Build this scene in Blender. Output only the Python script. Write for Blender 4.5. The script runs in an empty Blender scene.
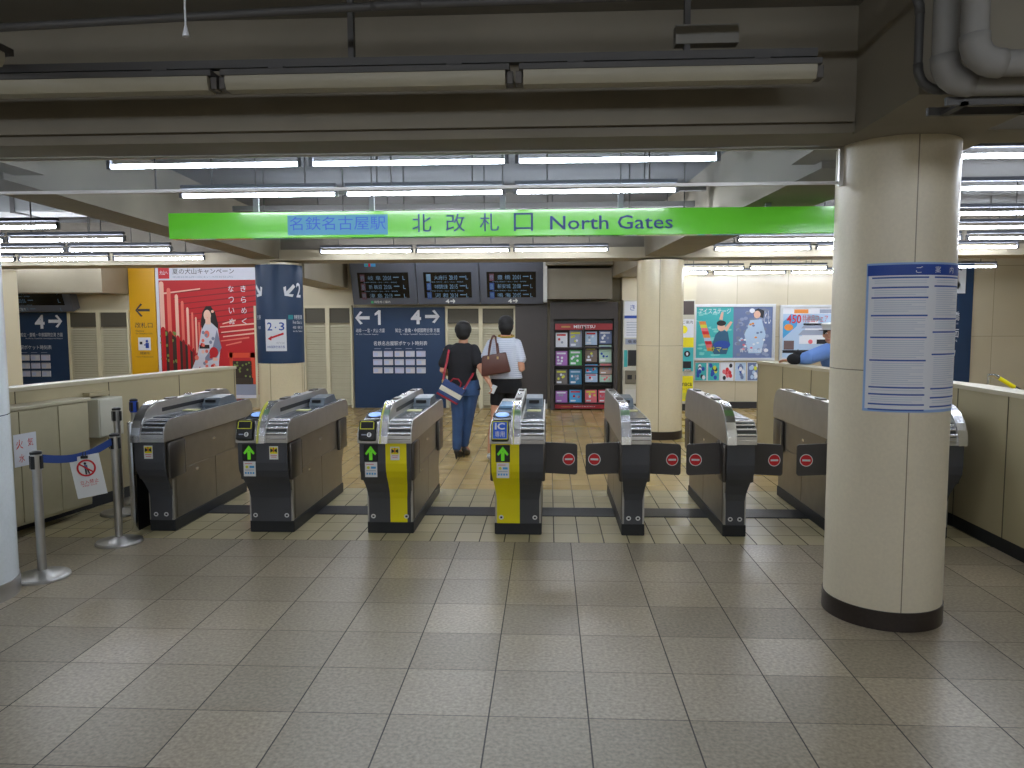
import bpy, bmesh, math, random
from mathutils import Vector, Matrix, Quaternion
random.seed(7)
C = bpy.context.scene.collection
PI = math.pi

# ---------------------------------------------------------------- materials
def lin(c):
    return tuple(((v/255)/12.92 if v/255 <= .04045 else ((v/255+.055)/1.055)**2.4) for v in c) + (1,)
MC = {}
def mat(name, rgb, rough=.5, metal=0, emit=0, noise=0, nscale=6, spec=.5, coat=0, bump=0, alpha=1):
    if name in MC: return MC[name]
    m = bpy.data.materials.new(name); m.use_nodes = True
    nt = m.node_tree; b = nt.nodes['Principled BSDF']
    b.inputs['Base Color'].default_value = lin(rgb)
    b.inputs['Roughness'].default_value = rough
    b.inputs['Metallic'].default_value = metal
    b.inputs['Specular IOR Level'].default_value = spec
    if coat: b.inputs['Coat Weight'].default_value = coat; b.inputs['Coat Roughness'].default_value = .08
    if emit:
        b.inputs['Emission Color'].default_value = lin(rgb); b.inputs['Emission Strength'].default_value = emit
    if noise or bump:
        tc = nt.nodes.new('ShaderNodeTexCoord'); n = nt.nodes.new('ShaderNodeTexNoise')
        n.inputs['Scale'].default_value = nscale; n.inputs['Detail'].default_value = 6
        nt.links.new(tc.outputs['Object'], n.inputs['Vector'])
        if noise:
            r = nt.nodes.new('ShaderNodeMapRange'); r.inputs['From Min'].default_value = .25; r.inputs['From Max'].default_value = .75
            r.inputs['To Min'].default_value = 1-noise; r.inputs['To Max'].default_value = 1+noise*.4
            mx = nt.nodes.new('ShaderNodeVectorMath'); mx.operation = 'SCALE'
            mx.inputs[0].default_value = lin(rgb)[:3]
            nt.links.new(n.outputs['Fac'], r.inputs['Value']); nt.links.new(r.outputs['Result'], mx.inputs['Scale'])
            nt.links.new(mx.outputs['Vector'], b.inputs['Base Color'])
        if bump:
            bp = nt.nodes.new('ShaderNodeBump'); bp.inputs['Strength'].default_value = bump; bp.inputs['Distance'].default_value = .01
            nt.links.new(n.outputs['Fac'], bp.inputs['Height']); nt.links.new(bp.outputs['Normal'], b.inputs['Normal'])
    MC[name] = m
    return m

def M_(nt, op, a, b=None, c=None):
    n = nt.nodes.new('ShaderNodeMath'); n.operation = op
    for i, v in enumerate((a, b, c)):
        if v is None: continue
        if isinstance(v, (int, float)): n.inputs[i].default_value = v
        else: nt.links.new(v, n.inputs[i])
    return n.outputs[0]

def tile_mat(name, rgbs, grout, sx, sy, ox, oy, gx, gy, rough, speckle, tint, spec=.5, axes=(0, 1)):
    """procedural tiles in world metres: tint per tile, speckle grain, grout joints"""
    m = bpy.data.materials.new(name); m.use_nodes = True; nt = m.node_tree; L = nt.links
    b = nt.nodes['Principled BSDF']
    geo = nt.nodes.new('ShaderNodeNewGeometry'); sp = nt.nodes.new('ShaderNodeSeparateXYZ')
    L.new(geo.outputs['Position'], sp.inputs[0])
    u = M_(nt, 'DIVIDE', M_(nt, 'SUBTRACT', sp.outputs[axes[0]], ox), sx)
    v = M_(nt, 'DIVIDE', M_(nt, 'SUBTRACT', sp.outputs[axes[1]], oy), sy)
    fu, fv = M_(nt, 'FRACT', u), M_(nt, 'FRACT', v)
    du = M_(nt, 'MULTIPLY', M_(nt, 'MINIMUM', fu, M_(nt, 'SUBTRACT', 1, fu)), sx)
    dv = M_(nt, 'MULTIPLY', M_(nt, 'MINIMUM', fv, M_(nt, 'SUBTRACT', 1, fv)), sy)
    g = M_(nt, 'MAXIMUM', M_(nt, 'LESS_THAN', du, gx), M_(nt, 'LESS_THAN', dv, gy))
    cx = nt.nodes.new('ShaderNodeCombineXYZ')
    L.new(M_(nt, 'FLOOR', u), cx.inputs[0]); L.new(M_(nt, 'FLOOR', v), cx.inputs[1])
    wn = nt.nodes.new('ShaderNodeTexWhiteNoise'); wn.noise_dimensions = '2D'; L.new(cx.outputs[0], wn.inputs['Vector'])
    mix = nt.nodes.new('ShaderNodeMix'); mix.data_type = 'RGBA'
    mix.inputs['A'].default_value = lin(rgbs[0]); mix.inputs['B'].default_value = lin(rgbs[1])
    L.new(wn.outputs['Value'], mix.inputs['Factor'])
    n1 = nt.nodes.new('ShaderNodeTexNoise'); n1.inputs['Scale'].default_value = 60; n1.inputs['Detail'].default_value = 3
    L.new(geo.outputs['Position'], n1.inputs['Vector'])
    n2 = nt.nodes.new('ShaderNodeTexNoise'); n2.inputs['Scale'].default_value = 1.7; n2.inputs['Detail'].default_value = 5
    L.new(geo.outputs['Position'], n2.inputs['Vector'])
    k = M_(nt, 'ADD', 1, M_(nt, 'ADD', M_(nt, 'MULTIPLY', M_(nt, 'SUBTRACT', n1.outputs['Fac'], .5), speckle),
                         M_(nt, 'MULTIPLY', M_(nt, 'SUBTRACT', n2.outputs['Fac'], .5), tint)))
    sc = nt.nodes.new('ShaderNodeVectorMath'); sc.operation = 'SCALE'
    L.new(mix.outputs['Result'], sc.inputs[0]); L.new(k, sc.inputs['Scale'])
    m2 = nt.nodes.new('ShaderNodeMix'); m2.data_type = 'RGBA'; L.new(g, m2.inputs['Factor'])
    L.new(sc.outputs[0], m2.inputs['A']); m2.inputs['B'].default_value = lin(grout)
    L.new(m2.outputs['Result'], b.inputs['Base Color'])
    rr = M_(nt, 'ADD', rough, M_(nt, 'MULTIPLY', M_(nt, 'SUBTRACT', wn.outputs['Value'], .5), .06))
    L.new(M_(nt, 'MAXIMUM', rr, M_(nt, 'MULTIPLY', g, .8)), b.inputs['Roughness'])
    b.inputs['Specular IOR Level'].default_value = spec
    bp = nt.nodes.new('ShaderNodeBump'); bp.inputs['Strength'].default_value = .25; bp.inputs['Distance'].default_value = .002
    L.new(M_(nt, 'SUBTRACT', M_(nt, 'MULTIPLY', n1.outputs['Fac'], .3), g), bp.inputs['Height'])
    L.new(bp.outputs['Normal'], b.inputs['Normal'])
    return m

def stripe_mat(name, a, b_, period, duty, rough=.8, axis=2):
    m = bpy.data.materials.new(name); m.use_nodes = True; nt = m.node_tree; b = nt.nodes['Principled BSDF']
    tc = nt.nodes.new('ShaderNodeTexCoord'); sp = nt.nodes.new('ShaderNodeSeparateXYZ'); nt.links.new(tc.outputs['Object'], sp.inputs[0])
    g = M_(nt, 'LESS_THAN', M_(nt, 'FRACT', M_(nt, 'DIVIDE', M_(nt, 'ADD', sp.outputs[axis], 50), period)), duty)
    mix = nt.nodes.new('ShaderNodeMix'); mix.data_type = 'RGBA'; nt.links.new(g, mix.inputs['Factor'])
    mix.inputs['A'].default_value = lin(a); mix.inputs['B'].default_value = lin(b_)
    nt.links.new(mix.outputs['Result'], b.inputs['Base Color']); b.inputs['Roughness'].default_value = rough
    return m

def stone_pillar_mat(name, rgb, seam, rough, zs, a0, seamw=.005, veins=.1, per=PI/2):
    """cladding panels: vertical joints every 90 degrees, horizontal joints at given heights"""
    m = bpy.data.materials.new(name); m.use_nodes = True; nt = m.node_tree; L = nt.links; b = nt.nodes['Principled BSDF']
    tc = nt.nodes.new('ShaderNodeTexCoord'); sp = nt.nodes.new('ShaderNodeSeparateXYZ'); L.new(tc.outputs['Object'], sp.inputs[0])
    ang = M_(nt, 'ARCTAN2', sp.outputs[1], sp.outputs[0])
    fr = M_(nt, 'FRACT', M_(nt, 'DIVIDE', M_(nt, 'SUBTRACT', ang, a0-12*PI), per))
    g = M_(nt, 'LESS_THAN', M_(nt, 'MINIMUM', fr, M_(nt, 'SUBTRACT', 1, fr)), seamw/.5)
    for z in zs:
        g = M_(nt, 'MAXIMUM', g, M_(nt, 'LESS_THAN', M_(nt, 'ABSOLUTE', M_(nt, 'SUBTRACT', sp.outputs[2], z)), .0025))
    n = nt.nodes.new('ShaderNodeTexNoise'); n.inputs['Scale'].default_value = 2.5; n.inputs['Detail'].default_value = 8
    mp = nt.nodes.new('ShaderNodeMapping'); mp.inputs['Scale'].default_value = (1.5, 1.5, .6)
    L.new(tc.outputs['Object'], mp.inputs[0]); L.new(mp.outputs[0], n.inputs['Vector'])
    n3 = nt.nodes.new('ShaderNodeTexNoise'); n3.inputs['Scale'].default_value = 60; L.new(tc.outputs['Object'], n3.inputs['Vector'])
    k = M_(nt, 'ADD', 1-veins*1.2, M_(nt, 'ADD', M_(nt, 'MULTIPLY', n.outputs['Fac'], veins*2), M_(nt, 'MULTIPLY', n3.outputs['Fac'], .16)))
    sc = nt.nodes.new('ShaderNodeVectorMath'); sc.operation = 'SCALE'; sc.inputs[0].default_value = lin(rgb)[:3]; L.new(k, sc.inputs['Scale'])
    mix = nt.nodes.new('ShaderNodeMix'); mix.data_type = 'RGBA'; L.new(g, mix.inputs['Factor'])
    L.new(sc.outputs[0], mix.inputs['A']); mix.inputs['B'].default_value = lin(seam)
    L.new(mix.outputs['Result'], b.inputs['Base Color']); b.inputs['Roughness'].default_value = rough
    return m

# ---------------------------------------------------------------- mesh builder
class MB:
    def __init__(s): s.bm = bmesh.new(); s.mi = 0
    def _f(s, vs):
        try:
            f = s.bm.faces.new(vs); f.material_index = s.mi; return f
        except ValueError: return None
    def box(s, x0, y0, z0, x1, y1, z1, bev=0):
        if bev:
            t = bmesh.new(); bmesh.ops.create_cube(t, size=1)
            for v in t.verts: v.co = Vector((x0+(v.co.x+.5)*(x1-x0), y0+(v.co.y+.5)*(y1-y0), z0+(v.co.z+.5)*(z1-z0)))
            bmesh.ops.bevel(t, geom=t.edges[:], offset=bev, segments=2, affect='EDGES', profile=.5)
            s.absorb(t); return s
        v = [s.bm.verts.new((x, y, z)) for z in (z0, z1) for y in (y0, y1) for x in (x0, x1)]
        for q in ((0,2,3,1),(4,5,7,6),(0,1,5,4),(2,6,7,3),(0,4,6,2),(1,3,7,5)): s._f([v[i] for i in q])
        return s
    def absorb(s, t, M=None):
        mp = {}
        for v in t.verts: mp[v] = s.bm.verts.new(M @ v.co if M else v.co)
        for f in t.faces: s._f([mp[v] for v in f.verts])
        t.free()
    def prism(s, pts, lo, hi, axis='x'):
        """extrude a 2-D outline; axis x: pts=(y,z); axis y: pts=(x,z); axis z: pts=(x,y)"""
        def P(p, t): return {'x': (t, p[0], p[1]), 'y': (p[0], t, p[1]), 'z': (p[0], p[1], t)}[axis]
        a = [s.bm.verts.new(P(p, lo)) for p in pts]; b = [s.bm.verts.new(P(p, hi)) for p in pts]
        s._f(a[::-1]); s._f(b); n = len(pts)
        for i in range(n): s._f([a[i], a[(i+1) % n], b[(i+1) % n], b[i]])
        return s
    def strip(s, prof, x0f, x1f, t):
        """sheet following a (y,z) profile between x0f(z) and x1f(z), thickness t towards -y"""
        rows = []
        for (y, z) in prof: rows.append([s.bm.verts.new(p) for p in ((x0f(z), y, z), (x1f(z), y, z), (x1f(z), y-t, z), (x0f(z), y-t, z))])
        for a, b in zip(rows, rows[1:]):
            for i in range(4): s._f([a[i], a[(i+1) % 4], b[(i+1) % 4], b[i]])
        s._f(rows[0][::-1]); s._f(rows[-1]); return s
    def rings(s, R, close=True):
        vs = [[s.bm.verts.new(p) for p in r] for r in R]; n = len(vs[0])
        for a, b in zip(vs, vs[1:]):
            for i in range(n): s._f([a[i], a[(i+1) % n], b[(i+1) % n], b[i]])
        if close: s._f(vs[0][::-1]); s._f(vs[-1])
        return s
    def lathe(s, prof, cx=0, cy=0, n=40, close=True):
        return s.rings([[(cx+r*math.cos(2*PI*i/n), cy+r*math.sin(2*PI*i/n), z) for i in range(n)] for r, z in prof], close)
    def tube(s, pts, r, n=12, close=True):
        pts = [Vector(p) for p in pts]; R = []; rs = r if isinstance(r, (list, tuple)) else [r]*len(pts)
        up = None
        for i, p in enumerate(pts):
            d = (pts[min(i+1, len(pts)-1)]-pts[max(i-1, 0)]).normalized()
            if up is None: up = Vector((0, 0, 1)) if abs(d.z) < .9 else Vector((0, 1, 0))
            a = d.cross(up).normalized(); up = a.cross(d).normalized()
            R.append([p+(a*math.cos(2*PI*k/n)+up*math.sin(2*PI*k/n))*rs[i] for k in range(n)])
        return s.rings(R, close)
    def band(s, pts, w, t, nrm=(0, -1, 0)):
        """flat strap along pts: width w, thickness t"""
        pts = [Vector(p) for p in pts]; R = []; nrm = Vector(nrm)
        for i, p in enumerate(pts):
            d = (pts[min(i+1, len(pts)-1)]-pts[max(i-1, 0)]).normalized()
            a = d.cross(nrm).normalized(); b = a.cross(d).normalized()
            R.append([p+a*w/2+b*t/2, p-a*w/2+b*t/2, p-a*w/2-b*t/2, p+a*w/2-b*t/2])
        return s.rings(R)
    def ell(s, c, r, n=20, m=12):
        R = []
        for j in range(1, m):
            th = PI*j/m
            R.append([(c[0]+r[0]*math.sin(th)*math.cos(2*PI*i/n), c[1]+r[1]*math.sin(th)*math.sin(2*PI*i/n), c[2]-r[2]*math.cos(th)) for i in range(n)])
        return s.rings(R)
    def xf(s, M): s.bm.transform(M); return s
    def build(s, name, m, parent=None, smooth=False, loc=None, rot=None):
        bmesh.ops.recalc_face_normals(s.bm, faces=s.bm.faces[:])
        me = bpy.data.meshes.new(name); s.bm.to_mesh(me); s.bm.free()
        for x in (m if isinstance(m, (list, tuple)) else [m]): me.materials.append(x)
        if smooth:
            for p in me.polygons: p.use_smooth = True
            if smooth != 'all':
                me.set_sharp_from_angle(angle=math.radians(38))
        o = bpy.data.objects.new(name, me); C.objects.link(o)
        if parent: o.parent = parent
        if loc: o.location = loc
        if rot: o.rotation_euler = rot
        return o

def tag(o, label=None, cat=None, group=None, kind=None):
    if label: o['label'] = label
    if cat: o['category'] = cat
    if group: o['group'] = group
    if kind: o['kind'] = kind
    return o
def thing(name, label, cat, loc=(0, 0, 0), rz=0, group=None):
    o = bpy.data.objects.new(name, None); C.objects.link(o); o.location = loc; o.rotation_euler = (0, 0, rz)
    o.empty_display_size = .1
    return tag(o, label, cat, group)
def struct(o): o['kind'] = 'structure'; return o
def copy_tree(o, parent=None):
    c = o.copy(); C.objects.link(c)
    if parent: c.parent = parent
    for ch in [x for x in bpy.data.objects if x.parent == o]: copy_tree(ch, c)
    return c

# ---------------------------------------------------------------- text and flat printed artwork
TXT = {}
def text_geo(s, bold=0):
    if any(ord(c) > 0x2000 for c in s): bold = 0
    if (s, bold) in TXT: return TXT[(s, bold)]
    cu = bpy.data.curves.new('t', 'FONT'); cu.body = s; cu.size = 1; cu.resolution_u = 2; cu.fill_mode = 'FRONT'; cu.offset = bold
    ob = bpy.data.objects.new('t', cu); C.objects.link(ob)
    dg = bpy.context.evaluated_depsgraph_get(); me = ob.evaluated_get(dg).to_mesh()
    vs = [(v.co.x, v.co.y) for v in me.vertices]; fs = [tuple(p.vertices) for p in me.polygons]
    bpy.data.objects.remove(ob); bpy.data.curves.remove(cu)
    TXT[(s, bold)] = (vs, fs); return TXT[(s, bold)]

class Pic:
    """printed sheet in its own plane: u to the right, v up, layers step out towards -y"""
    def __init__(s, step=.0012): s.mb = MB(); s.mats = []; s.n = 0; s.step = step; s.map = None; s.nocut = False
    def m(s, material):
        if material not in s.mats: s.mats.append(material)
        s.mb.mi = s.mats.index(material)
    def pt(s, u, v, l):
        if s.map: return s.map(u, v, l*s.step)
        return (u, -l*s.step, v)
    def poly(s, pts, material, l=1):
        s.m(material)
        if s.map and not s.nocut:
            W = .02; u0 = min(p[0] for p in pts); u1 = max(p[0] for p in pts)
            for k in range(math.floor(u0/W), math.ceil(u1/W)):
                q = list(pts)
                for lim, sg in ((k*W, 1), ((k+1)*W, -1)):
                    o = []
                    for a, b in zip(q, q[1:]+q[:1]):
                        ia, ib = (a[0]-lim)*sg >= -1e-9, (b[0]-lim)*sg >= -1e-9
                        if ia: o.append(a)
                        if ia != ib:
                            t = (lim-a[0])/(b[0]-a[0]); o.append((lim, a[1]+(b[1]-a[1])*t))
                    q = o
                    if len(q) < 3: break
                if len(q) >= 3 and max(p[0] for p in q)-min(p[0] for p in q) > 1e-6: s.mb._f([s.mb.bm.verts.new(s.pt(u, v, l)) for u, v in q])
            return s
        s.mb._f([s.mb.bm.verts.new(s.pt(u, v, l)) for u, v in pts]); return s
    def rect(s, u0, v0, u1, v1, material, l=1):
        k = 1
        for i in range(k):
            a = u0+(u1-u0)*i/k; b = u0+(u1-u0)*(i+1)/k
            s.poly([(a, v0), (b, v0), (b, v1), (a, v1)], material, l)
        return s
    def disc(s, u, v, ru, rv, material, l=1, n=24, a0=0, a1=2*PI):
        s.n += 1; l = l+(s.n % 60)*.012
        return s.poly([(u+ru*math.cos(a0+(a1-a0)*i/n), v+rv*math.sin(a0+(a1-a0)*i/n)) for i in range(n)], material, l)
    def ring(s, u, v, r0, r1, material, l=1, n=28):
        for i in range(n):
            a, b = 2*PI*i/n, 2*PI*(i+1)/n
            s.poly([(u+r0*math.cos(a), v+r0*math.sin(a)), (u+r1*math.cos(a), v+r1*math.sin(a)), (u+r1*math.cos(b), v+r1*math.sin(b)), (u+r0*math.cos(b), v+r0*math.sin(b))], material, l)
        return s
    def line(s, p, q, w, material, l=1):
        d = Vector((q[0]-p[0], q[1]-p[1])); n = Vector((-d.y, d.x)).normalized()*w/2
        return s.poly([(p[0]-n.x, p[1]-n.y), (q[0]-n.x, q[1]-n.y), (q[0]+n.x, q[1]+n.y), (p[0]+n.x, p[1]+n.y)], material, l)
    def text(s, t, u0, v0, u1, v1, material, l=2, bold=0, rot=0):
        """fit text into the rectangle"""
        vs, fs = text_geo(t, bold)
        if not vs: return s
        xa = min(p[0] for p in vs); xb = max(p[0] for p in vs); ya = min(p[1] for p in vs); yb = max(p[1] for p in vs)
        s.m(material)
        if s.map and not s.nocut:
            for f in fs: s.poly([(u0+(vs[i][0]-xa)/max(xb-xa, 1e-6)*(u1-u0), v0+(vs[i][1]-ya)/max(yb-ya, 1e-6)*(v1-v0)) for i in f], material, l)
            return s
        V = [s.mb.bm.verts.new(s.pt(u0+(x-xa)/max(xb-xa, 1e-6)*(u1-u0), v0+(y-ya)/max(yb-ya, 1e-6)*(v1-v0), l)) for x, y in vs]
        for f in fs: s.mb._f([V[i] for i in f])
        return s
    def arrow(s, u, v, size, ang, material, w=.2, l=2):
        c, n = math.cos(ang), math.sin(ang)
        def R(x, y): return (u+size*(x*c-y*n), v+size*(x*n+y*c))
        s.poly([R(-.5, -w/2), R(.35, -w/2), R(.35, w/2), R(-.5, w/2)], material, l)
        for sg in (1, -1):
            s.poly([R(.5, 0), R(.5-w*.7, w*.7*sg*-1*0), R(.05-w*.3, sg*.38), R(.05+w*.45, sg*.45)] if sg > 0 else
                   [R(.5, 0), R(.05+w*.45, sg*.45), R(.05-w*.3, sg*.38), R(.5-w*.7, 0)], material, l)
        return s
    def build(s, name, parent=None, loc=None, rot=None): 
        bm = s.mb.bm
        me = bpy.data.meshes.new(name); bm.normal_update()
        bm.to_mesh(me); bm.free()
        for x in s.mats: me.materials.append(x)
        o = bpy.data.objects.new(name, me); C.objects.link(o)
        if parent: o.parent = parent
        if loc: o.location = loc
        if rot: o.rotation_euler = rot
        return o

# palette -----------------------------------------------------------------
white = mat('white print', (225, 228, 235), .6)
navy = mat('navy sign', (30, 58, 92), .45, noise=.08)
ink = mat('black print', (28, 30, 38), .5)
greyink = mat('grey print', (150, 158, 178), .6)
redp = mat('red print', (205, 30, 38), .5)
bluep = mat('blue print', (30, 72, 165), .5)
yellow = mat('yellow panel', (235, 222, 8), .4)
steel = mat('brushed steel', (196, 195, 193), .36, .95, noise=.08, nscale=14)
steel_d = mat('dark steel', (150, 144, 134), .38, .8, noise=.1, nscale=9)
chrome = mat('chrome', (228, 230, 234), .24, 1)
gun = mat('gunmetal plate', (98, 94, 90), .32, .75)
black = mat('black plastic', (24, 25, 29), .4)
darkpanel = mat('charcoal panel', (70, 72, 78), .45)
kick = mat('black kick plinth', (30, 33, 38), .5)
glassy = mat('smoked top glass', (66, 76, 86), .18, .1, spec=.8)
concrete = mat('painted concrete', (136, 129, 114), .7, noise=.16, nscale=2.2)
concrete_lit = mat('lit beam concrete', (158, 149, 128), .55, noise=.1, nscale=2)  # lighter copy of the beam concrete, with lamplight put into its colour
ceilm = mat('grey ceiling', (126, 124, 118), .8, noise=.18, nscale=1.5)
wallm = mat('cream wall', (206, 196, 168), .55, noise=.06, nscale=2)
louverm = mat('louvre cream', (212, 206, 180), .5)
framem = mat('door frame cream', (214, 206, 176), .45)
pipe_d = mat('dark pipe', (82, 81, 80), .55, .2)
pipe_w = mat('lagged pipe', (140, 138, 134), .7, noise=.1)
tube_on = mat('lit fluorescent tube', (238, 244, 255), .4, emit=26)
batten = mat('lamp batten', (76, 80, 90), .7)
lens_off = mat('unlit lamp diffuser', (160, 154, 134), .4, noise=.06)
skin = mat('skin', (206, 150, 120), .55)
hair = mat('black hair', (20, 18, 19), .6, bump=.5, nscale=60)

# ---------------------------------------------------------------- camera (calibrated on the floor tiles)
cam = bpy.data.cameras.new('camera'); co = bpy.data.objects.new('camera', cam); C.objects.link(co)
pit, yaw, roll = .0822, .0487, -.0037
cy, sy, cp, sp_ = math.cos(yaw), math.sin(yaw), math.cos(pit), math.sin(pit)
F = Vector((-sy*cp, cy*cp, -sp_)); R_ = Vector((cy, sy, 0)); U_ = R_.cross(F)
R2 = R_*math.cos(roll)+U_*math.sin(roll); U2 = -R_*math.sin(roll)+U_*math.cos(roll)
co.matrix_world = Matrix(((R2.x, U2.x, -F.x, 0), (R2.y, U2.y, -F.y, 0), (R2.z, U2.z, -F.z, 1.58), (0, 0, 0, 1)))
cam.sensor_fit = 'HORIZONTAL'; cam.sensor_width = 36; cam.lens = 750/1024*36; cam.clip_start = .05; cam.clip_end = 100
bpy.context.scene.camera = co

# ================================================================ THE SETTING
XL, XR, YN, YF, ZC = -11.5, 9.0, -7.0, 13.8, 2.96
floor_grey = tile_mat('grey terrazzo tiles', [(164, 151, 128), (142, 131, 110)], (74, 70, 64), .4, .4, -1.04, 5.29, .0030, .0018, .33, 1.35, .26)
floor_yel = tile_mat('cream glazed tiles', [(190, 178, 140), (172, 161, 122)], (70, 66, 56), .18, .24, -1.04, 5.29, .0042, .003, .3, .1, .2)
floor_org = tile_mat('tan glazed tiles', [(190, 164, 108), (174, 148, 94)], (62, 50, 40), .18, .24, -1.04, 5.29, .0042, .002, .28, .1, .25)
def slab(name, x0, y0, x1, y1, m, z=0, t=.12):
    return struct(MB().box(x0, y0, z-t, x1, y1, z).build(name, m))
slab('floor', XL, YN, XR, 5.29, floor_grey)
slab('floor', XL, 5.29, XR, 7.0, floor_yel)
slab('floor', XL, 7.0, XR, YF+.3, floor_org)
struct(MB().box(XL, 11.3, 0, XR, 11.36, .003).build('trim_1', mat('brass strip', (190, 160, 70), .4, .4)))
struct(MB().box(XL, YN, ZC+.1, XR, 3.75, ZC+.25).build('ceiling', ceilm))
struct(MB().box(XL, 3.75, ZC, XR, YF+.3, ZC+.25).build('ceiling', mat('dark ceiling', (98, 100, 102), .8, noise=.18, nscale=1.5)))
struct(MB().box(XL-.2, YN, 0, XL, YF+.3, 3.2).build('wall_left', wallm))
struct(MB().box(XR, YN, 0, XR+.2, YF+.3, 3.2).build('wall_right', wallm))
struct(MB().box(XL, YN-.2, 0, XR, YN, 3.2).build('wall_front', wallm))
stone = tile_mat('polished stone wall', [(206, 196, 170), (200, 189, 162)], (150, 138, 112), .9, 1.25, 2.5, .05, .004, .004, .2, .05, .16, .6, axes=(0, 2))
struct(MB().box(XL, YF, 0, 1.3, YF+.2, 3.2).build('wall_back', wallm))
struct(MB().box(1.3, YF, 0, XR, YF+.2, 3.2).build('wall_back', stone))
struct(MB().box(2.6, YF-.03, 0, XR, YF, .12).build('baseboard_back', mat('dark skirting', (44, 42, 44), .4)))
# floor drain grating across the gate line
gm = MB(); 
gm.box(-3.0, 6.02, -.01, 2.6, 6.30, .004)
grate_base = thing('drain_grate', 'long grey metal drain grating set in the floor between the gates', 'drain', (0, 0, 0))
gm.build('channel', mat('grating bed', (62, 64, 70), .4, .5), grate_base)
gb = MB()
for i in range(8): gb.box(-3.0, 6.03+i*.034, .004, 2.6, 6.045+i*.034, .008)
gb.build('bars', mat('grating bars', (108, 108, 110), .35, .7), grate_base)

# beams --------------------------------------------------------------------
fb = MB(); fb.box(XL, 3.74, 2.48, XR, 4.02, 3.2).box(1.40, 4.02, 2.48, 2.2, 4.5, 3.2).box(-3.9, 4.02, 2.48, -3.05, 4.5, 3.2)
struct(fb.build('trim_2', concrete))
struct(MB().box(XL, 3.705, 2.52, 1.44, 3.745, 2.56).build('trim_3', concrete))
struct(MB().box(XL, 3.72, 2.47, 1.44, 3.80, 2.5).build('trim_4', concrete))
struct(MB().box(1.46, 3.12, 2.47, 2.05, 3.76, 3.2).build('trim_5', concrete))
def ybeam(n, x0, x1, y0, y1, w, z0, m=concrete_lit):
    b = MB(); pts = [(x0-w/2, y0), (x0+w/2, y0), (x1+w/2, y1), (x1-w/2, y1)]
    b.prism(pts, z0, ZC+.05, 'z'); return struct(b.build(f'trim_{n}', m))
ybeam(6, 1.80, 1.52, 4.4, 10.1, .52, 2.44, concrete)
ybeam(7, -3.42, -3.80, 4.4, 10.1, .36, 2.44, concrete)
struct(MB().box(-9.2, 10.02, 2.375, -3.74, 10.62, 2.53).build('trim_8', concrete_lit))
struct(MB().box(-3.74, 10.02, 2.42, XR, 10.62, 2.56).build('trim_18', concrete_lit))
struct(MB().box(-9.2, 10.10, 2.53, -3.74, 10.6, ZC+.05).box(-3.74, 10.10, 2.56, XR, 10.6, ZC+.05).build('trim_19', mat('shaded conduit beam', (104, 98, 88), .7, noise=.15)))  # upper beam faces coloured darker to stand for shade above the lamps
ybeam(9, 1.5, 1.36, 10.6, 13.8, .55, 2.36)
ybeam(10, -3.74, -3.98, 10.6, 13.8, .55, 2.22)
struct(MB().box(-.05, 13.1, 1.98, 1.1, 13.8, 2.5).build('trim_11', concrete))
struct(MB().box(-.05, 12.9, 2.55, 1.1, 13.8, ZC).build('trim_12', concrete))
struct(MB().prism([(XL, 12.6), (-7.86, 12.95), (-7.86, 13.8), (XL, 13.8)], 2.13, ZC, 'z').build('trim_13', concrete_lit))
struct(MB().box(-9.2, 10.15, 0, -7.62, 10.5, 2.34).build('trim_14', framem))

# low partition walls beside the gate line ---------------------------------
partm = mat('cream partition', (176, 165, 132), .5, noise=.1, nscale=1.6)
capm = mat('partition cap', (190, 182, 156), .4)
def partition(side, pts, dx, n):
    out = [(x+dx, y) for x, y in pts]
    b = MB().prism(pts+out[::-1], .1, 1.07, 'z'); o = struct(b.build('wall_'+side, partm))
    MB().prism([(x-.012*(1 if dx > 0 else -1), y) for x, y in pts]+[(x+dx+.012*(1 if dx > 0 else -1), y) for x, y in pts][::-1], 1.07, 1.10, 'z').build('cap', capm, o)
    MB().prism([(x+(.01 if dx > 0 else -.01), y) for x, y in pts]+out[::-1], 0, .1, 'z').build('plinth', kick, o)
    s = MB()
    for i in range(len(pts)-1):
        for f in (.33, .66, .99):
            x = pts[i][0]+(pts[i+1][0]-pts[i][0])*f; y = pts[i][1]+(pts[i+1][1]-pts[i][1])*f
            s.box(x-.004, y-.003, .1, x+.004, y+.003, 1.07)
    s.build('panel_joint', mat('joint', (96, 90, 72), .7), o)
    return o
partition('left_partition', [(-4.16, 4.6), (-4.04, 5.48), (-3.52, 8.27)], -.16, 1)
partition('right_partition', [(3.08, 3.9), (3.10, 5.83), (2.85, 7.35), (2.53, 9.2)], .18, 2)

# ================================================================ PILLARS
st_big = stone_pillar_mat('travertine drum', (222, 213, 190), (140, 130, 108), .34, [1.33], -1.66, .0022, per=2*PI/3)
st_mid = stone_pillar_mat('polished travertine drum', (216, 204, 172), (160, 146, 116), .18, [1.26], -PI/2-.16)
wt = stone_pillar_mat('white enamel drum', (216, 224, 230), (60, 66, 100), .2, [1.06, 2.0], -.72, .006, .02)
def pillar(loc, r, m, label, base=True, bandm=kick, h=2.48, bh=.11):
    t = thing('pillar', label, 'pillar', loc)
    MB().lathe([(r, bh), (r, h)], n=72).build('drum', m, t, smooth=True)
    MB().lathe([(r+.006, 0), (r+.006, bh)], n=72).build('base_band', bandm, t, smooth=True)
    return t
granite = mat('dark granite', (52, 44, 40), .3, noise=.3, nscale=70)
PB = pillar((1.815, 4.085, 0), .293, st_big, 'big beige stone pillar nearest the camera, with a blue and white notice wrapped on it', bandm=granite, bh=.10)
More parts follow.
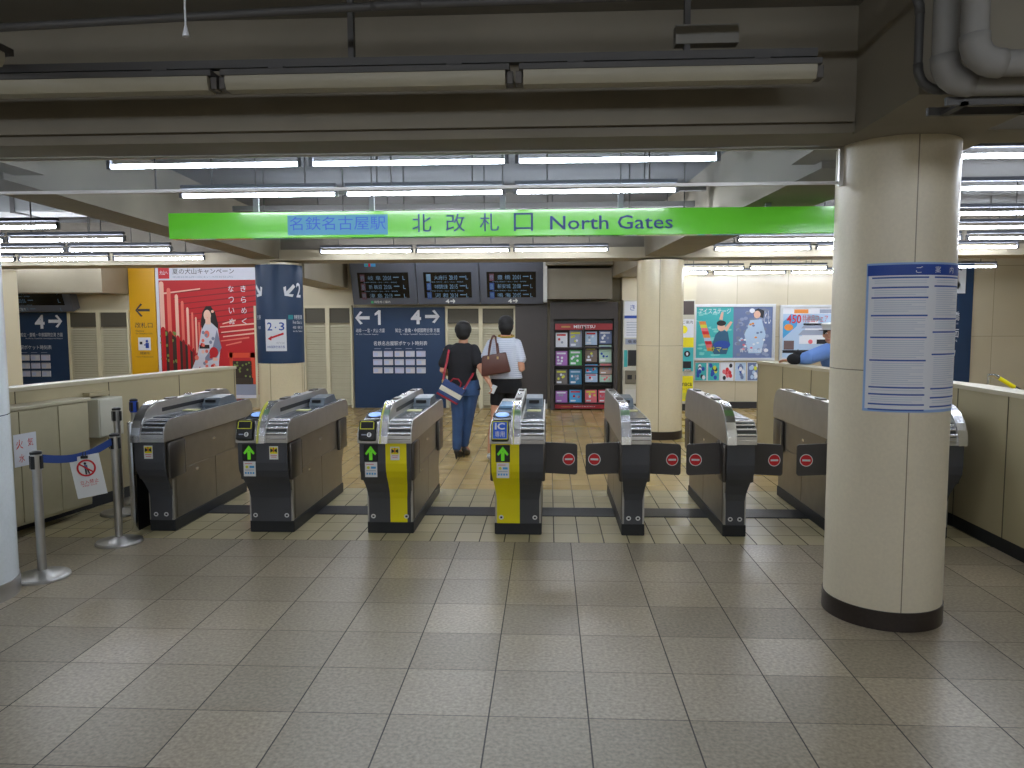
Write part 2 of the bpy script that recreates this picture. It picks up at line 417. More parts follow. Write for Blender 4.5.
PM = pillar((1.515, 10.33, 0), .312, st_mid, 'glossy beige stone pillar standing behind the middle gates, beside the ticket machine', bandm=granite, h=2.4)
PU = pillar((-3.735, 10.33, 0), .31, st_mid, 'round pillar with a dark blue upper wrap and a 2 3 notice behind the left gates', bandm=granite, h=2.4)
PW = pillar((-3.43, 4.05, 0), .325, wt, 'white enamelled pillar with steel foot band at the left edge', bandm=steel, bh=.1)

def cyl_map(cx, cyy, r, a_mid):
    def f(u, v, l):
        a = a_mid+u/r
        return (cx+(r+l)*math.cos(a), cyy+(r+l)*math.sin(a), v)
    return f
# blue wrap of the far pillar (directional sign printed on it)
wrap = Pic(.002); av = math.atan2(-10.33, 3.735)       # direction towards the camera
wrap.map = cyl_map(0, 0, .313, av)
wrap.rect(-PI*.313, 1.03, PI*.313, 2.37, navy, 1)
W = 1
wrap.arrow(.135, 2.02, .2, -3*PI/4, white, .24)
wrap.text('2', .24, 1.93, .33, 2.13, white, 2, .02)
wrap.arrow(-.33, 2.02, .2, -PI/4, white, .24)
tealp = mat('teal print', (40, 140, 150), .5)
wrap.rect(.105, 1.63, .175, 1.69, tealp, 2); wrap.text('特別車', .19, 1.63, .36, 1.69, white, 2, .01)
wrap.text('First Class Car', .17, 1.57, .36, 1.61, white, 2)
wrap.text('岐阜・豊橋 方面', .17, 1.50, .36, 1.54, white, 2); wrap.text('for Gifu, Toyohashi', .17, 1.45, .36, 1.48, white, 2)
wrap.text('空港', -.40, 1.63, -.29, 1.69, white, 2); wrap.text('方面', -.37, 1.50, -.30, 1.54, white, 2)
wrap.build('blue_wrap', PU)
n23 = Pic(.002); n23.map = cyl_map(PU.location.x, PU.location.y, .318, av)
n23.rect(-.21, 1.2, .075, 1.63, white, 1)
n23.text('2', -.18, 1.48, -.11, 1.59, bluep, 2, .01); n23.text('3', -.02, 1.48, .05, 1.59, bluep, 2, .01); n23.disc(-.065, 1.52, .01, .01, bluep, 2)
n23.poly([(-.18, 1.365), (-.12, 1.41), (-.125, 1.345)], redp, 2); n23.poly([(-.13, 1.367), (.04, 1.425), (.035, 1.452), (-.135, 1.392)], redp, 2)
n23.text('のりば', -.06, 1.30, .05, 1.325, greyink, 2); n23.text('中部国際空港方面', -.19, 1.24, .05, 1.275, bluep, 2, .01)
tag(n23.build('paper_notice'), 'small white notice reading 2 3 with a red arrow on the blue pillar', 'notice')
# printed notice on the near pillar
nb = Pic(.0015); ab = math.atan2(-4.085, -1.805)
nb.map = cyl_map(PB.location.x, PB.location.y, .295, ab)
u0, u1, v0, v1 = -.12, .42, 1.125, 1.865
edge = mat('pale blue border', (150, 186, 235), .5); paper = mat('notice paper', (232, 235, 243), .5)
faint = mat('faint print', (200, 208, 226), .6)
nb.rect(u0, v0, u1, v1, edge, 1); nb.rect(u0+.012, v0+.014, u1-.01, v1-.01, paper, 2); nb.rect(u0+.006, v1-.062, u1-.006, v1-.01, bluep, 3)
for i, ch in enumerate('ご案内'): nb.text(ch, .10+i*.095, v1-.052, .132+i*.095, v1-.02, paper, 4, .02)
random.seed(3)
lx = (u0+.028, u0+.285); rx = (u0+.315, u1-.025)
hl = [1.785, 1.735, 1.685, 1.595, 1.485, 1.37, 1.235, 1.20, 1.12+.035*0+.0, 1.085]
for (a, b), ys in ((lx, [1.788, 1.740, 1.690, 1.602, 1.494, 1.38, 1.245, 1.21, 1.16+.0, 1.145-.012]), (rx, [1.788, 1.745, 1.585, 1.52, 1.41, 1.24, 1.195, 1.15])):
    for i, y in enumerate(ys):
        nxt = ys[i+1] if i+1 < len(ys) else v0+.03
        nb.rect(a, y, b, y+.0075, mat('heading blue', (52, 92, 178), .5), 3)
        yy = y-.012; ln = 0
        while yy > nxt+.016:
            nb.rect(a+.012, yy, b-.01-random.random()*.08*(ln % 3 == 2), yy+.003, faint, 3); yy -= .0105; ln += 1
tag(nb.build('wall_notice'), 'large white notice sheet with blue headings wrapped around the near stone pillar', 'notice')

# ================================================================ TICKET GATES
greenled = mat('green arrow light', (96, 190, 36), .4, emit=.18)
bluedisc = mat('glowing blue reader disc', (140, 180, 245), .3, emit=.3)
rimy = mat('yellow rim', (214, 214, 60), .45)
stickerw = mat('sticker white', (224, 226, 226), .5)
TOP = .71
FRONT = [(0.0, .09), (0.0, .27), (-.012, .32), (-.05, .39), (-.10, .45), (-.125, .50), (-.135, .56), (-.135, TOP)]
def arc(cx, cz, rx, rz, a0, a1, n):
    return [(cx+rx*math.cos(a0+(a1-a0)*i/n), cz+rz*math.sin(a0+(a1-a0)*i/n)) for i in range(n+1)]
def no_entry(p, u, v, r):
    p.disc(u, v, r, r, stickerw, 2); p.disc(u, v, r*.88, r*.88, redp, 3); p.rect(u-r*.62, v-r*.15, u+r*.62, v+r*.15, stickerw, 4)
def caution(p, u, v, w, h):
    p.rect(u-w/2, v-h/2, u+w/2, v+h/2, stickerw, 2); p.rect(u-w*.42, v-h*.08, u+w*.42, v+h*.42, yellow, 3)
    for sg in (-1, 1): p.poly([(u+sg*w*.38, v+h*.02), (u+sg*w*.38, v+h*.34), (u+sg*w*.08, v+h*.24), (u+sg*w*.08, v+h*.12)], ink, 4)
    p.rect(u-w*.05, v+h*.05, u+w*.05, v+h*.36, redp, 5); p.disc(u, v+h*.37, w*.06, h*.05, redp, 5)
    p.rect(u-w*.36, v-h*.2, u+w*.36, v-h*.16, redp, 3); p.rect(u-w*.3, v-h*.34, u+w*.3, v-h*.3, redp, 3)

def gate(x0, x1, label, layout, flaps=(), yellow_on=None, ic_sign=False, mirror=False, arrow_on=False, caut=None):
    """layout: 'wide' = reader | fin | head, 'narrow' = fin | head.  built around x=0, y=0 at the front of the plinth"""
    t = thing('ticket_gate', label, 'ticket gate', ((x0+x1)/2, 5.48, 0))
    w = (x1-x0)/2; s = -1 if mirror else 1; e = w+.022; L = 1.37
    MB().box(-w, 0, 0, w, L, .09, .008).build('plinth', kick, t)
    bodyp = [(y+.012, z) for y, z in FRONT]+[(L+.10, TOP), (L+.10, .5), (L+.06, .40), (L-.01, .28), (L-.01, .09)]
    MB().prism(bodyp, -w+.008, w-.008).build('body', steel_d, t)
    # front panels
    hw = lambda z: (w-.018) + (.03 if z > .5 else .03*max(0, (z-.28)/.22))
    if layout == 'wide':
        fin0, fin1 = -e+.155, -e+.155+.068
        if yellow_on == 'right': cuts = [(-1, .02, darkpanel, 'front_panel'), (.02, .84, yellow, 'yellow_panel'), (.84, 1, darkpanel, 'front_panel')]
        elif yellow_on == 'left': cuts = [(-1, .08, yellow, 'yellow_panel'), (.08, 1, darkpanel, 'front_panel')]
        else: cuts = [(-1, 1, darkpanel, 'front_panel')]
    else:
        fin0, fin1 = -e, -e+.07
        cuts = [(-1, 1, darkpanel, 'front_panel')]
    for a, b, m, nm in cuts:
        o = MB().strip(FRONT, lambda z, a=a: a*hw(z), lambda z, b=b: b*hw(z), .012).build(nm, m, t)
        if m is yellow: o['label'] = 'bright yellow front strip'
    for sg in (-1, 1):
        a, b = sorted((sg*(w-.020), sg*(w-.004))); MB().box(a, -.004, .09, b, .02, .40, .002).build('edge_trim', steel, t)
    # side panels, hinged doors with locks
    for sg in (-1, 1):
        sx = sg*(w-.008)
        def sb(y0, z0, y1, z1, m, nm, th=.006):
            a, b = sorted((sx, sx+sg*th)); return MB().box(a, y0, z0, b, y1, z1, .002).build(nm, m, t)
        d = sb(.05, .10, .72, .455, steel_d, 'side_door'); d2 = sb(.73, .10, L-.03, .455, steel_d, 'side_door'); u_ = sb(.16, .465, 1.19, .70, steel_d, 'side_panel')
        for par, y, z in ((d, .36, .40), (u_, .68, .60)):
            a, b = sorted((sx+sg*.006, sx+sg*.010)); MB().box(a, y, z, b, y+.045, z+.02, .001).build('lock', chrome, par)
        # flap housings
        for y0, y1 in ((-.085, .15), (1.20, 1.44)):
            a, b = sorted((sx+sg*.002, sx+sg*.034))
            h = MB().box(a, y0, .42, b, y1, .70, .012).build('flap_housing', gun, t, smooth=True)
            a, b = sorted((sx+sg*.030, sx+sg*.036)); yy = y1-.006 if y0 < 0 else y0
            MB().box(a, yy, .43, b, yy+.006, .69).build('edge_trim', chrome, h)
    # silver head with rounded nose
    nose = arc(-.03, .755, .13, .115, PI, PI/2, 8)
    back = arc(L+.03, .755, .10, .115, PI/2, 0, 6)
    headp = [(-.16, TOP)]+nose+back+[(L+.13, TOP)]
    hx0, hx1 = (fin1, e)
    MB().prism(headp, hx0*s if s > 0 else -hx1, hx1*s if s > 0 else -hx0).build('head_cover', steel, t, smooth=True)
    def X(a, b): return (a, b) if s > 0 else (-b, -a)
    # dark recessed top, display box and slot detail
    a, b = X(hx0+.012, hx1-.012)
    MB().box(a, .0, .868, b, L-.02, .877, .003).build('top_panel', glassy, t)
    dbx = MB().prism([(.80, .875), (.86, .935), (1.12, .945), (1.2, .875)], *X(hx0+.012, hx1-.02)); dbx.build('display_box', mat('box grey', (104, 114, 124), .3, .2), t)
    MB().box(*[X(hx0+.035, hx1-.05)[0], .815, .90, X(hx0+.035, hx1-.05)[1], .83, .925]).build('display_window', black, t)
    MB().box(*[X(hx0+.03, hx1-.03)[0], .42, .876, X(hx0+.03, hx1-.03)[1], .50, .882]).build('instruction_label', mat('label cream', (200, 196, 140), .5), t)
    # grooves: three bright ridges over a dark throat on the nose
    th = MB(); 
    a, b = X(hx0+.004, hx1-.006)
    th.prism([(y-.002, z+.002) for y, z in arc(-.03, .755, .13, .115, PI*.97, PI*.55, 6)]+[(y+.02, z-.02) for y, z in arc(-.03, .755, .13, .115, PI*.55, PI*.97, 6)], a, b).build('nose_throat', mat('throat grey', (86, 88, 90), .3, .8), t)
    for k, an in enumerate((.93, .82, .72, .62)):
        yy, zz = -.03+.132*math.cos(PI*an), .755+.117*math.sin(PI*an)
        MB().tube([(a, yy, zz), (b, yy, zz)], .0105, 10).build('ridge', chrome, t, smooth=True)
    MB().tube([(a, -.163, TOP+.03), (b, -.163, TOP+.03)], .004, 8).build('ridge', chrome, t, smooth=True)
    # arched fin rail
    outer = arc(.12, .71, .29, .27, PI, PI/2, 10)+arc(L-.08, .78, .17, .20, PI/2, 0, 8)
    finp = outer+[(L+.09, TOP), (-.17, TOP)]
    a, b = X(fin0, fin1)
    fin = MB().prism(finp, a, b).build('arched_rail', steel, t, smooth=True)
    # bright stepped cover on the arch
    bands = MB(); aa = arc(.12, .71, .302, .280, PI, PI/2, 8); ab_ = arc(.12, .71, .285, .265, PI, PI/2, 8)
    bands.rings([[(a+.002, y, z), (b-.002, y, z), (b-.002, y2, z2), (a+.002, y2, z2)] for (y, z), (y2, z2) in zip(aa, ab_)])
    bands.build('arch_cover', chrome, fin)
    # slot on rail side, sensors and bumps on top
    so = MB(); xs = (b, b+.003) if s > 0 else (a-.003, a)
    so.box(xs[0], .16, .90, xs[1], L-.16, .93); so.build('sensor_slot', black, fin)
    for yy in (.30, 1.02): MB().box(a+.01, yy, 0.974, b-.012, yy+.14, .992, .005).build('sensor_cap', gun, fin)
    MB().box(a+.015, .62, .976, b-.02, .70, .996, .004).build('lamp_cap', chrome, fin)
    if layout == 'wide':
        # reader block left of the rail
        MB().prism([(-.16, TOP)]+arc(-.05, .75, .11, .10, PI, PI/2, 7)+[(.5, .87), (L+.1, .87), (L+.1, TOP)], -e, fin0).build('reader_cover', steel, t, smooth=True)
        MB().box(-e+.008, .06, .868, fin0-.006, 1.2, .876, .003).build('top_panel', glassy, t)
        MB().box(-e+.02, .62, .876, fin0-.02, .95, .90, .006).build('display_window', mat('pale blue display', (130, 170, 205), .25, spec=.7), t)
        tape = MB(); tp = arc(.12, .71, .305, .283, PI, PI*.58, 9)
        tape.band([(fin0+.016, y, z) for y, z in tp], .024, .003, (1, 0, 0)).bm.transform(Matrix.Identity(4))
        tape.build('yellow_tape', rimy, fin)
        # tilted reader pad
        pad = bpy.data.objects.new('reader', None); C.objects.link(pad); pad.parent = t
        pad.location = ((-e+fin0)/2-.002, -.158, .80); pad.rotation_euler = (math.radians(-18), 0, 0)
        MB().box(-.062, -.022, -.072, .062, .03, .078, .012).build('pad_body', black, pad, smooth=True)
        p = Pic(.001)
        if ic_sign:
            p.rect(-.056, -.062, .056, .07, rimy, 1); p.rect(-.05, -.056, .05, .064, mat('bright blue sign', (36, 92, 205), .4), 2)
            p.text('IC', -.036, .008, .036, .058, stickerw, 3, .03); p.text('専用', -.034, -.045, .034, -.003, stickerw, 3, .02)
        else:
            for a_, b_, c_, d_ in ((-.052, .008, .052, .014), (-.046, .062, .046, .068), (-.052, .014, -.045, .06), (.045, .014, .052, .06)): p.rect(a_, b_, c_, d_, rimy, 1)
            p.disc(.018, -.032, .017, .017, stickerw, 1); p.rect(.014, -.042, .021, -.02, ink, 2); p.rect(-.038, -.036, -.004, -.028, greyink, 1)
        p.build('pad_marking', pad, loc=(0, -.0222, 0))
        MB().lathe([(.05, 0), (.05, .006)], n=32).build('reader_disc', bluedisc, t, loc=((-e+fin0)/2, .085, .887), rot=(math.radians(12), 0, 0))
        o = MB().lathe([(.058, 0), (.058, .004)], n=32).build('disc_bezel', black, t, loc=((-e+fin0)/2, .085, .884), rot=(math.radians(12), 0, 0))
        MB().prism([(.0, .865), (.02, .870), (.15, .898), (.19, .87)], -e+.01, fin0-.008).build('disc_mount', glassy, t)
    # signs on the front face
    fy = -.148
    if arrow_on:
        ax = -w+.072
        MB().box(ax-.052, fy-.004, .575, ax+.052, fy+.006, .70, .003).build('arrow_display', black, t)
        p = Pic(.001)
        c = ax; p.rect(c-.012, .585, c+.012, .65, greenled, 1)
        for sg in (-1, 1): p.poly([(c, .69), (c, .655), (c+sg*.032, .622), (c+sg*.042, .634)] if sg > 0 else [(c, .69), (c-.042, .634), (c-.032, .622), (c, .655)], greenled, 1)
        p.build('green_arrow', t, loc=(0, fy-.005, 0))['label'] = 'glowing green arrow'
        p = Pic(.001); p.rect(c-.045, .46, c+.045, .57, stickerw, 1)
        p.disc(c-.02, .53, .011, .011, rimy, 2); p.rect(c+.0, .522, c+.035, .538, mat('sky print', (70, 160, 215), .5), 2); p.rect(c-.035, .552, c+.02, .556, redp, 2)
        for k in range(4): p.rect(c-.035+k*.019, .478, c-.023+k*.019, .492, mat('sky print', (70, 160, 215), .5), 2)
        p.rect(c-.035, .505, c+.035, .509, greyink, 2)
        p.build('card_sticker', t, loc=(0, -.149, 0), rot=None)
    if caut is not None:
        p = Pic(.001); caution(p, caut*w, .635, .066, .098); p.build('caution_sticker', t, loc=(0, fy+.0005, 0))
    for sg in ((-1, 1) if layout == 'wide' else (-.5, .5)):
        p = Pic(.001)
        u = sg*(w-.05) if layout == 'wide' else sg*w*.8
        p.disc(u, .135, .018, .017, stickerw, 1, 12); p.rect(u-.008, .128, u+.008, .142, ink, 2)
        p.build('number_sticker', t, loc=(0, -.013, 0))
    # closed flaps
    for side in flaps:
        sg = -1 if side == 'left' else 1
        fl = bpy.data.objects.new('flap', None); C.objects.link(fl); fl.parent = t
        fl.location = (sg*(w+.01), .02, .575); fl.rotation_euler = (0, 0, 0 if sg > 0 else PI)
        fl.rotation_euler[2] = sg*math.radians(6)
        q = MB()
        pts = []
        for cx_, cz_, a0 in ((.235, .085, 0), (0.02, .10, PI/2), (0.02, -.09, PI), (.235, -.105, 3*PI/2)):
            pts += [(sg*(cx_+.02*math.cos(a0+PI/2*i/4)), cz_+.02*math.sin(a0+PI/2*i/4)) for i in range(5)]
        q.prism(pts, -.010, .010, 'y'); q.build('leaf', mat('flap charcoal', (66, 63, 62), .45), fl)
        for z in (.115, -.12): MB().box(-.014, -.02, z-.02, .014, .02, z+.02, .004).build('hinge', steel, fl)
        p = Pic(.001); no_entry(p, sg*.19, -.008, .046); p.build('no_entry_sign', fl, loc=(0, -.0105, 0))['label'] = 'round red no entry sign with white bar'
        if sg < 0: pass
    return t

gate(-3.04, -2.84, 'leftmost ticket gate, narrow and plain, beside the steel barrier panel', 'narrow', caut=-.05)
gate(-2.26, -1.92, 'second ticket gate from the left, all dark front with a green arrow', 'wide', arrow_on=True, caut=.5)
gate(-1.36, -1.01, 'ticket gate with a yellow strip on the right half of its front', 'wide', arrow_on=True, yellow_on='right', caut=.42)
gate(-.40, -.05, 'ticket gate with the blue IC sign and a yellow left half', 'wide', flaps=('right',), arrow_on=True, yellow_on='left', ic_sign=True)
gate(.54, .71, 'narrow ticket gate in front of the mid pillar with closed flaps on both sides', 'narrow', flaps=('left', 'right'))
gate(1.28, 1.45, 'narrow ticket gate with two closed flaps just left of the big near pillar', 'narrow', flaps=('left', 'right'))
gate(2.08, 2.26, 'ticket gate half hidden by the big near pillar, one flap showing on its left', 'narrow', flaps=('left',))
gate(2.71, 2.89, 'last ticket gate on the right, peeking out behind the big near pillar', 'narrow', mirror=True)

# ================================================================ LAMPS
def tube_light(name, x0, x1, y, z, label, group, on=True, stems=True, zt=ZC):
    t = thing(name, label, 'ceiling light', ((x0+x1)/2, y, z), group=group); h = (x1-x0)/2
    MB().tube([(-h+.02, 0, 0), (h-.02, 0, 0)], .0135, 10).build('tube', tube_on, t, smooth=True)
    MB().box(-h, -.022, .050, h, .022, .080, .004).build('batten', batten, t)
    for sg in (-1, 1): MB().box(sg*h-.012, -.016, -.018, sg*h+.012, .016, .04, .002).build('lamp_holder', mat('holder', (90, 92, 98), .5), t)
    if stems:
        for sg in (-.6, .6): MB().tube([(sg*h, 0, .08), (sg*h, 0, zt-z)], .006, 8).build('hanging_rod', pipe_d, t)
    return t
def lamp_row(y, z, x0, n, pitch, where, group, d=1):
    for i in range(n):
        tube_light('tube_light', x0+i*pitch, x0+i*pitch+1.2, y, z, f'lit fluorescent tube, number {i+1} from the left {where}', group)
ordn = ['first', 'second', 'third', 'fourth', 'fifth', 'sixth', 'seventh']
def row(y, z, xs, where, group):
    n = len(xs)
    for i, x in enumerate(xs):
        pos = 'only' if n == 1 else ('leftmost' if i == 0 else ('rightmost' if i == n-1 else ordn[i]+' from left'))
        tube_light('tube_light', x, x+1.2, y, z, f'lit fluorescent tube, {pos} {where}', group)
row(4.62, 2.55, [-2.72, -1.45, -.19], 'of the front row seen just behind the glass screen', 'tubes of the front row behind the glass')
row(4.66, 2.55, [2.3, 3.55], 'right of the big pillar in its topmost row', 'tubes of the front row right of the pillar')
row(5.70, 2.55, [-2.8, -1.53, -.25], 'of the second row above the green sign', 'tubes of the row above the green sign')
row(5.78, 2.55, [2.75, 4.0], 'right of the big pillar in its second row', 'tubes of the second row right of the pillar')
row(6.75, 2.5, [3.2, 4.46], 'right of the big pillar in its third row', 'tubes of the third row right of the pillar')
row(7.75, 2.5, [3.65, 4.92], 'right of the big pillar in its fourth row', 'tubes of the fourth row right of the pillar')
row(8.75, 2.5, [2.15, 3.42, 4.69, 5.96], 'just below the right end of the green sign', 'tubes of the row under the right end of the green sign')
row(9.72, 2.5, [-2.96, -1.7, -.44], 'of the row above the departure boards', 'tubes of the row above the departure boards')
row(9.80, 2.5, [2.12, 3.4, 4.67], 'above the framed posters in the nearer row', 'tubes of the nearer row above the framed posters')
row(12.2, 2.42, [1.9, 3.2, 4.5, 5.8], 'above the framed posters in the middle row', 'tubes of the middle row above the framed posters')
row(13.0, 2.40, [1.5, 2.8, 4.1, 5.4], 'above the framed posters in the row against the wall', 'tubes of the wall row above the framed posters')
row(6.40, 2.42, [-5.45], 'in the nearest row above the left partition', 'tube nearest above the left partition')
row(7.42, 2.42, [-6.7, -5.45], 'in the second row above the left partition', 'tubes of the second row above the left partition')
row(8.45, 2.42, [-8.0, -6.75, -5.5], 'in the third row above the left partition', 'tubes of the third row above the left partition')
row(9.62, 2.42, [-8.2, -6.93, -5.66], 'in the farthest row above the left partition', 'tubes of the farthest row above the left partition')
row(11.4, 2.62, [-9.3, -7.6, -5.9], 'added unseen behind the cross beam over the red poster', 'added tubes behind the cross beam, left part')  # unseen tubes added to brighten the area behind the beam
row(11.4, 2.66, [-3.1, -1.8, -.5], 'added unseen behind the cross beam over the departure boards', 'added tubes behind the cross beam, middle part')  # more added tubes, out of view, lighting the wall around the boards
row(6.75, 2.47, [-2.8, -1.53, -.25, 1.0-.05], 'directly behind the green sign, nearer row', 'tubes of the nearer row behind the green sign')
row(7.7, 2.57, [-2.6, -1.4, -.2, .95], 'directly behind the green sign, farther row', 'tubes of the farther row behind the green sign')
row(12.6, 2.74, [-9.6, -8.2, -6.8, -5.8+.4, -2.9, -1.6], 'added unseen by the back wall behind the cross beam', 'added tubes close to the back wall')  # extra unseen row, put in to lift the dim back wall
for yy, wd in ((-.2, 'nearest'), (-2.2, 'second'), (-4.2, 'third'), (-6.2, 'fourth')):  # unseen rows behind the camera, number and spacing set to light the foreground
    row(yy, 2.9, [-6.5, -4.5, -2.5, -.5, 1.5, 3.5, 5.5], f'in the {wd} unseen ceiling row behind the viewer', f'tubes of the {wd} unseen row behind the viewer')

# unlit trough fixtures under the near beam
rail = thing('mounting_rail', 'long dark steel rail carrying the unlit lamps across the near beam', 'rail', (0, 3.42, 2.72))
MB().box(-4.8, -.02, 0, 1.16, .02, .035).build('channel', pipe_d, rail)
for x in (-.86, .62):
    MB().box(x-.03, -.018, .035, x-.005, .018, .40).build('hanger', pipe_d, rail)
MB().box(.55, -.03, .06, .82, .03, .14).build('junction_box', ceilm, rail)
for (a, b), lab in zip([(-4.2, -2.84), (-2.80, -1.50), (-1.46, -.17), (-.13, 1.17)],
        ['unlit white lamp trough ending at the left edge under the near beam', 'unlit white lamp trough, second from the left under the near beam',
         'unlit white lamp trough in the centre under the near beam', 'unlit white lamp trough at the right end of the near beam rail']):
    t = thing('lamp_trough', lab, 'ceiling light', ((a+b)/2, 3.42, 2.62), group='unlit lamp troughs under the near beam'); h = (b-a)/2
    MB().prism([(-.05, .03), (-.035, .0), (.035, 0), (.05, .03), (.05, .06), (-.05, .06)], -h+.02, h-.02).build('diffuser', lens_off, t, smooth=True)
    MB().box(-h, -.056, .058, h, .056, .085, .003).build('housing', pipe_d, t)
    for x in (-h*.62, h*.62): MB().box(x-.035, -.03, .084, x+.035, .03, .102).build('clamp', pipe_d, t)
    for sg in (-1, 1): MB().box(sg*h-.015, -.03, .005, sg*h+.015, .03, .06, .004).build('end_socket', gun, t)
t = thing('lamp_trough', 'unlit lamp trough running away from the viewer at the top left corner', 'ceiling light', (-2.42, 2.72, 2.70))
MB().prism([(-.05, .03), (-.035, 0), (.035, 0), (.05, .03), (.05, .06), (-.05, .06)], -.6, .55, 'y').build('diffuser', lens_off, t, smooth=True)
MB().box(-.055, -.62, .06, .055, .6, .09).build('housing', pipe_d, t)

# pipes ---------------------------------------------------------------------
def elbow(p, q, r, n=6):      # rounded corner helper: points p -> corner q -> r
    p, q, r = Vector(p), Vector(q), Vector(r); d = min((p-q).length, (r-q).length)*.999
    a = q+(p-q).normalized()*min(d, .1); b = q+(r-q).normalized()*min(d, .1)
    return [a.lerp(q, t).lerp(q.lerp(b, t), t) for t in [i/n for i in range(n+1)]]
PY = 3.02
def bent(name, pts, r, m, label, rr=.1):
    path = [Vector(pts[0])]
    for i in range(1, len(pts)-1): path += elbow(pts[i-1], pts[i], pts[i+1])
    path.append(Vector(pts[-1])); t = thing(name, label, 'pipe', (0, 0, 0))
    MB().tube(path, r, 16).build('pipe_run', m, t, smooth='all')
    for i in range(1, len(pts)-1):
        e = elbow(pts[i-1], pts[i], pts[i+1]); MB().tube(e, r*1.12, 16).build('elbow', m, t, smooth='all')
    return t
bent('conduit', [(-4.6, 3.05, 2.70), (-2.7, 3.05, 2.765), (-.6, 3.05, 2.83), (1.42, 3.05, 2.85), (1.42, 3.05, 2.465), (4.6, 3.05, 2.465)], .016, pipe_d, 'thin dark pipe crossing the near ceiling and turning down at the right')
bent('lagged_pipe', [(1.47, 2.95, 3.2), (1.47, 2.95, 2.46), (4.6, 2.95, 2.46)], .045, pipe_w, 'thick grey pipe with an elbow at upper right, the lower and left of two')
bent('lagged_pipe', [(1.51, 2.83, 3.2), (1.51, 2.83, 2.49), (4.6, 2.83, 2.49)], .045, pipe_w, 'thick grey pipe with an elbow at upper right, the upper and right of two')
tr = thing('cable_tray', 'slim metal cable tray under the pipes at the upper right', 'cable tray', (0, 3.0, 2.39))
MB().box(1.5, -.02, 0, 4.6, .0, .03).box(1.5, .12, 0, 4.6, .14, .03).build('side_rail', pipe_d, tr)
rg = MB()
for i in range(11): rg.box(1.55+i*.3, -.02, .0, 1.58+i*.3, .14, .012)
rg.build('rung', pipe_d, tr)
tr2 = thing('pull_cord', 'thin white cord hanging from the ceiling near the top left', 'cord', (-1.24, 2.6, 2.565))
MB().tube([(0, 0, .03), (0.002, 0, .495)], .0035, 8).build('cord', white, tr2); MB().lathe([(.004, .03), (.011, .0), (.011, -.006)], n=12).build('toggle', white, tr2)
duct = thing('air_duct', 'grey sheet metal air duct crossing behind the glass at upper left', 'duct', (0, 6.9, 2.6))
MB().box(-8.5, -.18, 0, -4.3, .18, .26, .01).build('duct_body', mat('duct grey', (126, 128, 128), .5, .3), duct)
for x in (-7.5, -6.2, -4.9): MB().box(x, -.19, -.01, x+.04, .19, .30).build('duct_band', pipe_d, duct)
for i, (yy, zz) in enumerate(((5.1, 2.78), (6.6, 2.7), (7.1, 2.64))):
    MB().box(-3.0, yy, zz, 1.35, yy+.07, zz+.05).build('conduit', pipe_d)
    tag(bpy.data.objects[[o.name for o in bpy.data.objects if o.name.startswith('conduit')][-1]], ['flat grey conduit just behind the first row of tubes', 'flat grey conduit above the green sign, nearer one', 'flat grey conduit above the green sign, farther one'][i], 'conduit')

# ================================================================ GLASS SMOKE SCREEN
gl = bpy.data.materials.new('clear glass sheet'); gl.use_nodes = True; nt = gl.node_tree
for n in list(nt.nodes):
    if n.type != 'OUTPUT_MATERIAL': nt.nodes.remove(n)
out = nt.nodes[0]; tb = nt.nodes.new('ShaderNodeBsdfTransparent'); tb.inputs[0].default_value = (.93, .95, .97, 1)
gb_ = nt.nodes.new('ShaderNodeBsdfGlossy'); gb_.inputs['Roughness'].default_value = .03
df = nt.nodes.new('ShaderNodeBsdfDiffuse'); df.inputs[0].default_value = (.75, .82, .95, 1)
fr = nt.nodes.new('ShaderNodeFresnel'); fr.inputs[0].default_value = 1.16
m1 = nt.nodes.new('ShaderNodeMixShader'); m2 = nt.nodes.new('ShaderNodeMixShader'); m2.inputs[0].default_value = .06
nt.links.new(fr.outputs[0], m1.inputs[0]); nt.links.new(tb.outputs[0], m1.inputs[1]); nt.links.new(gb_.outputs[0], m1.inputs[2])
nt.links.new(m1.outputs[0], m2.inputs[1]); nt.links.new(df.outputs[0], m2.inputs[2]); nt.links.new(m2.outputs[0], out.inputs[0])
ss = thing('glass_smoke_screen', 'clear glass smoke screen in a thin steel frame hanging below the near beam', 'glass screen', (0, 4.05, 2.29))
xs = [-3.03, -2.13, -.84, .53, 1.50]
for a, b in zip(xs, xs[1:]): MB().box(a+.003, -.003, .012, b-.003, .003, .20).build('glass_pane', gl, ss)
MB().box(-3.03, -.008, -.002, 1.53, .008, .014).build('bottom_rail', steel, ss)
MB().box(-3.03, -.01, .178, 1.53, .01, .192).build('top_rail', steel, ss)
MB().box(1.505, -.012, -.01, 1.53, .012, .19).build('end_post', steel, ss)
for x in xs[1:-1]: MB().box(x-.003, -.004, .0, x+.003, .004, .19).build('pane_joint', pipe_d, ss)

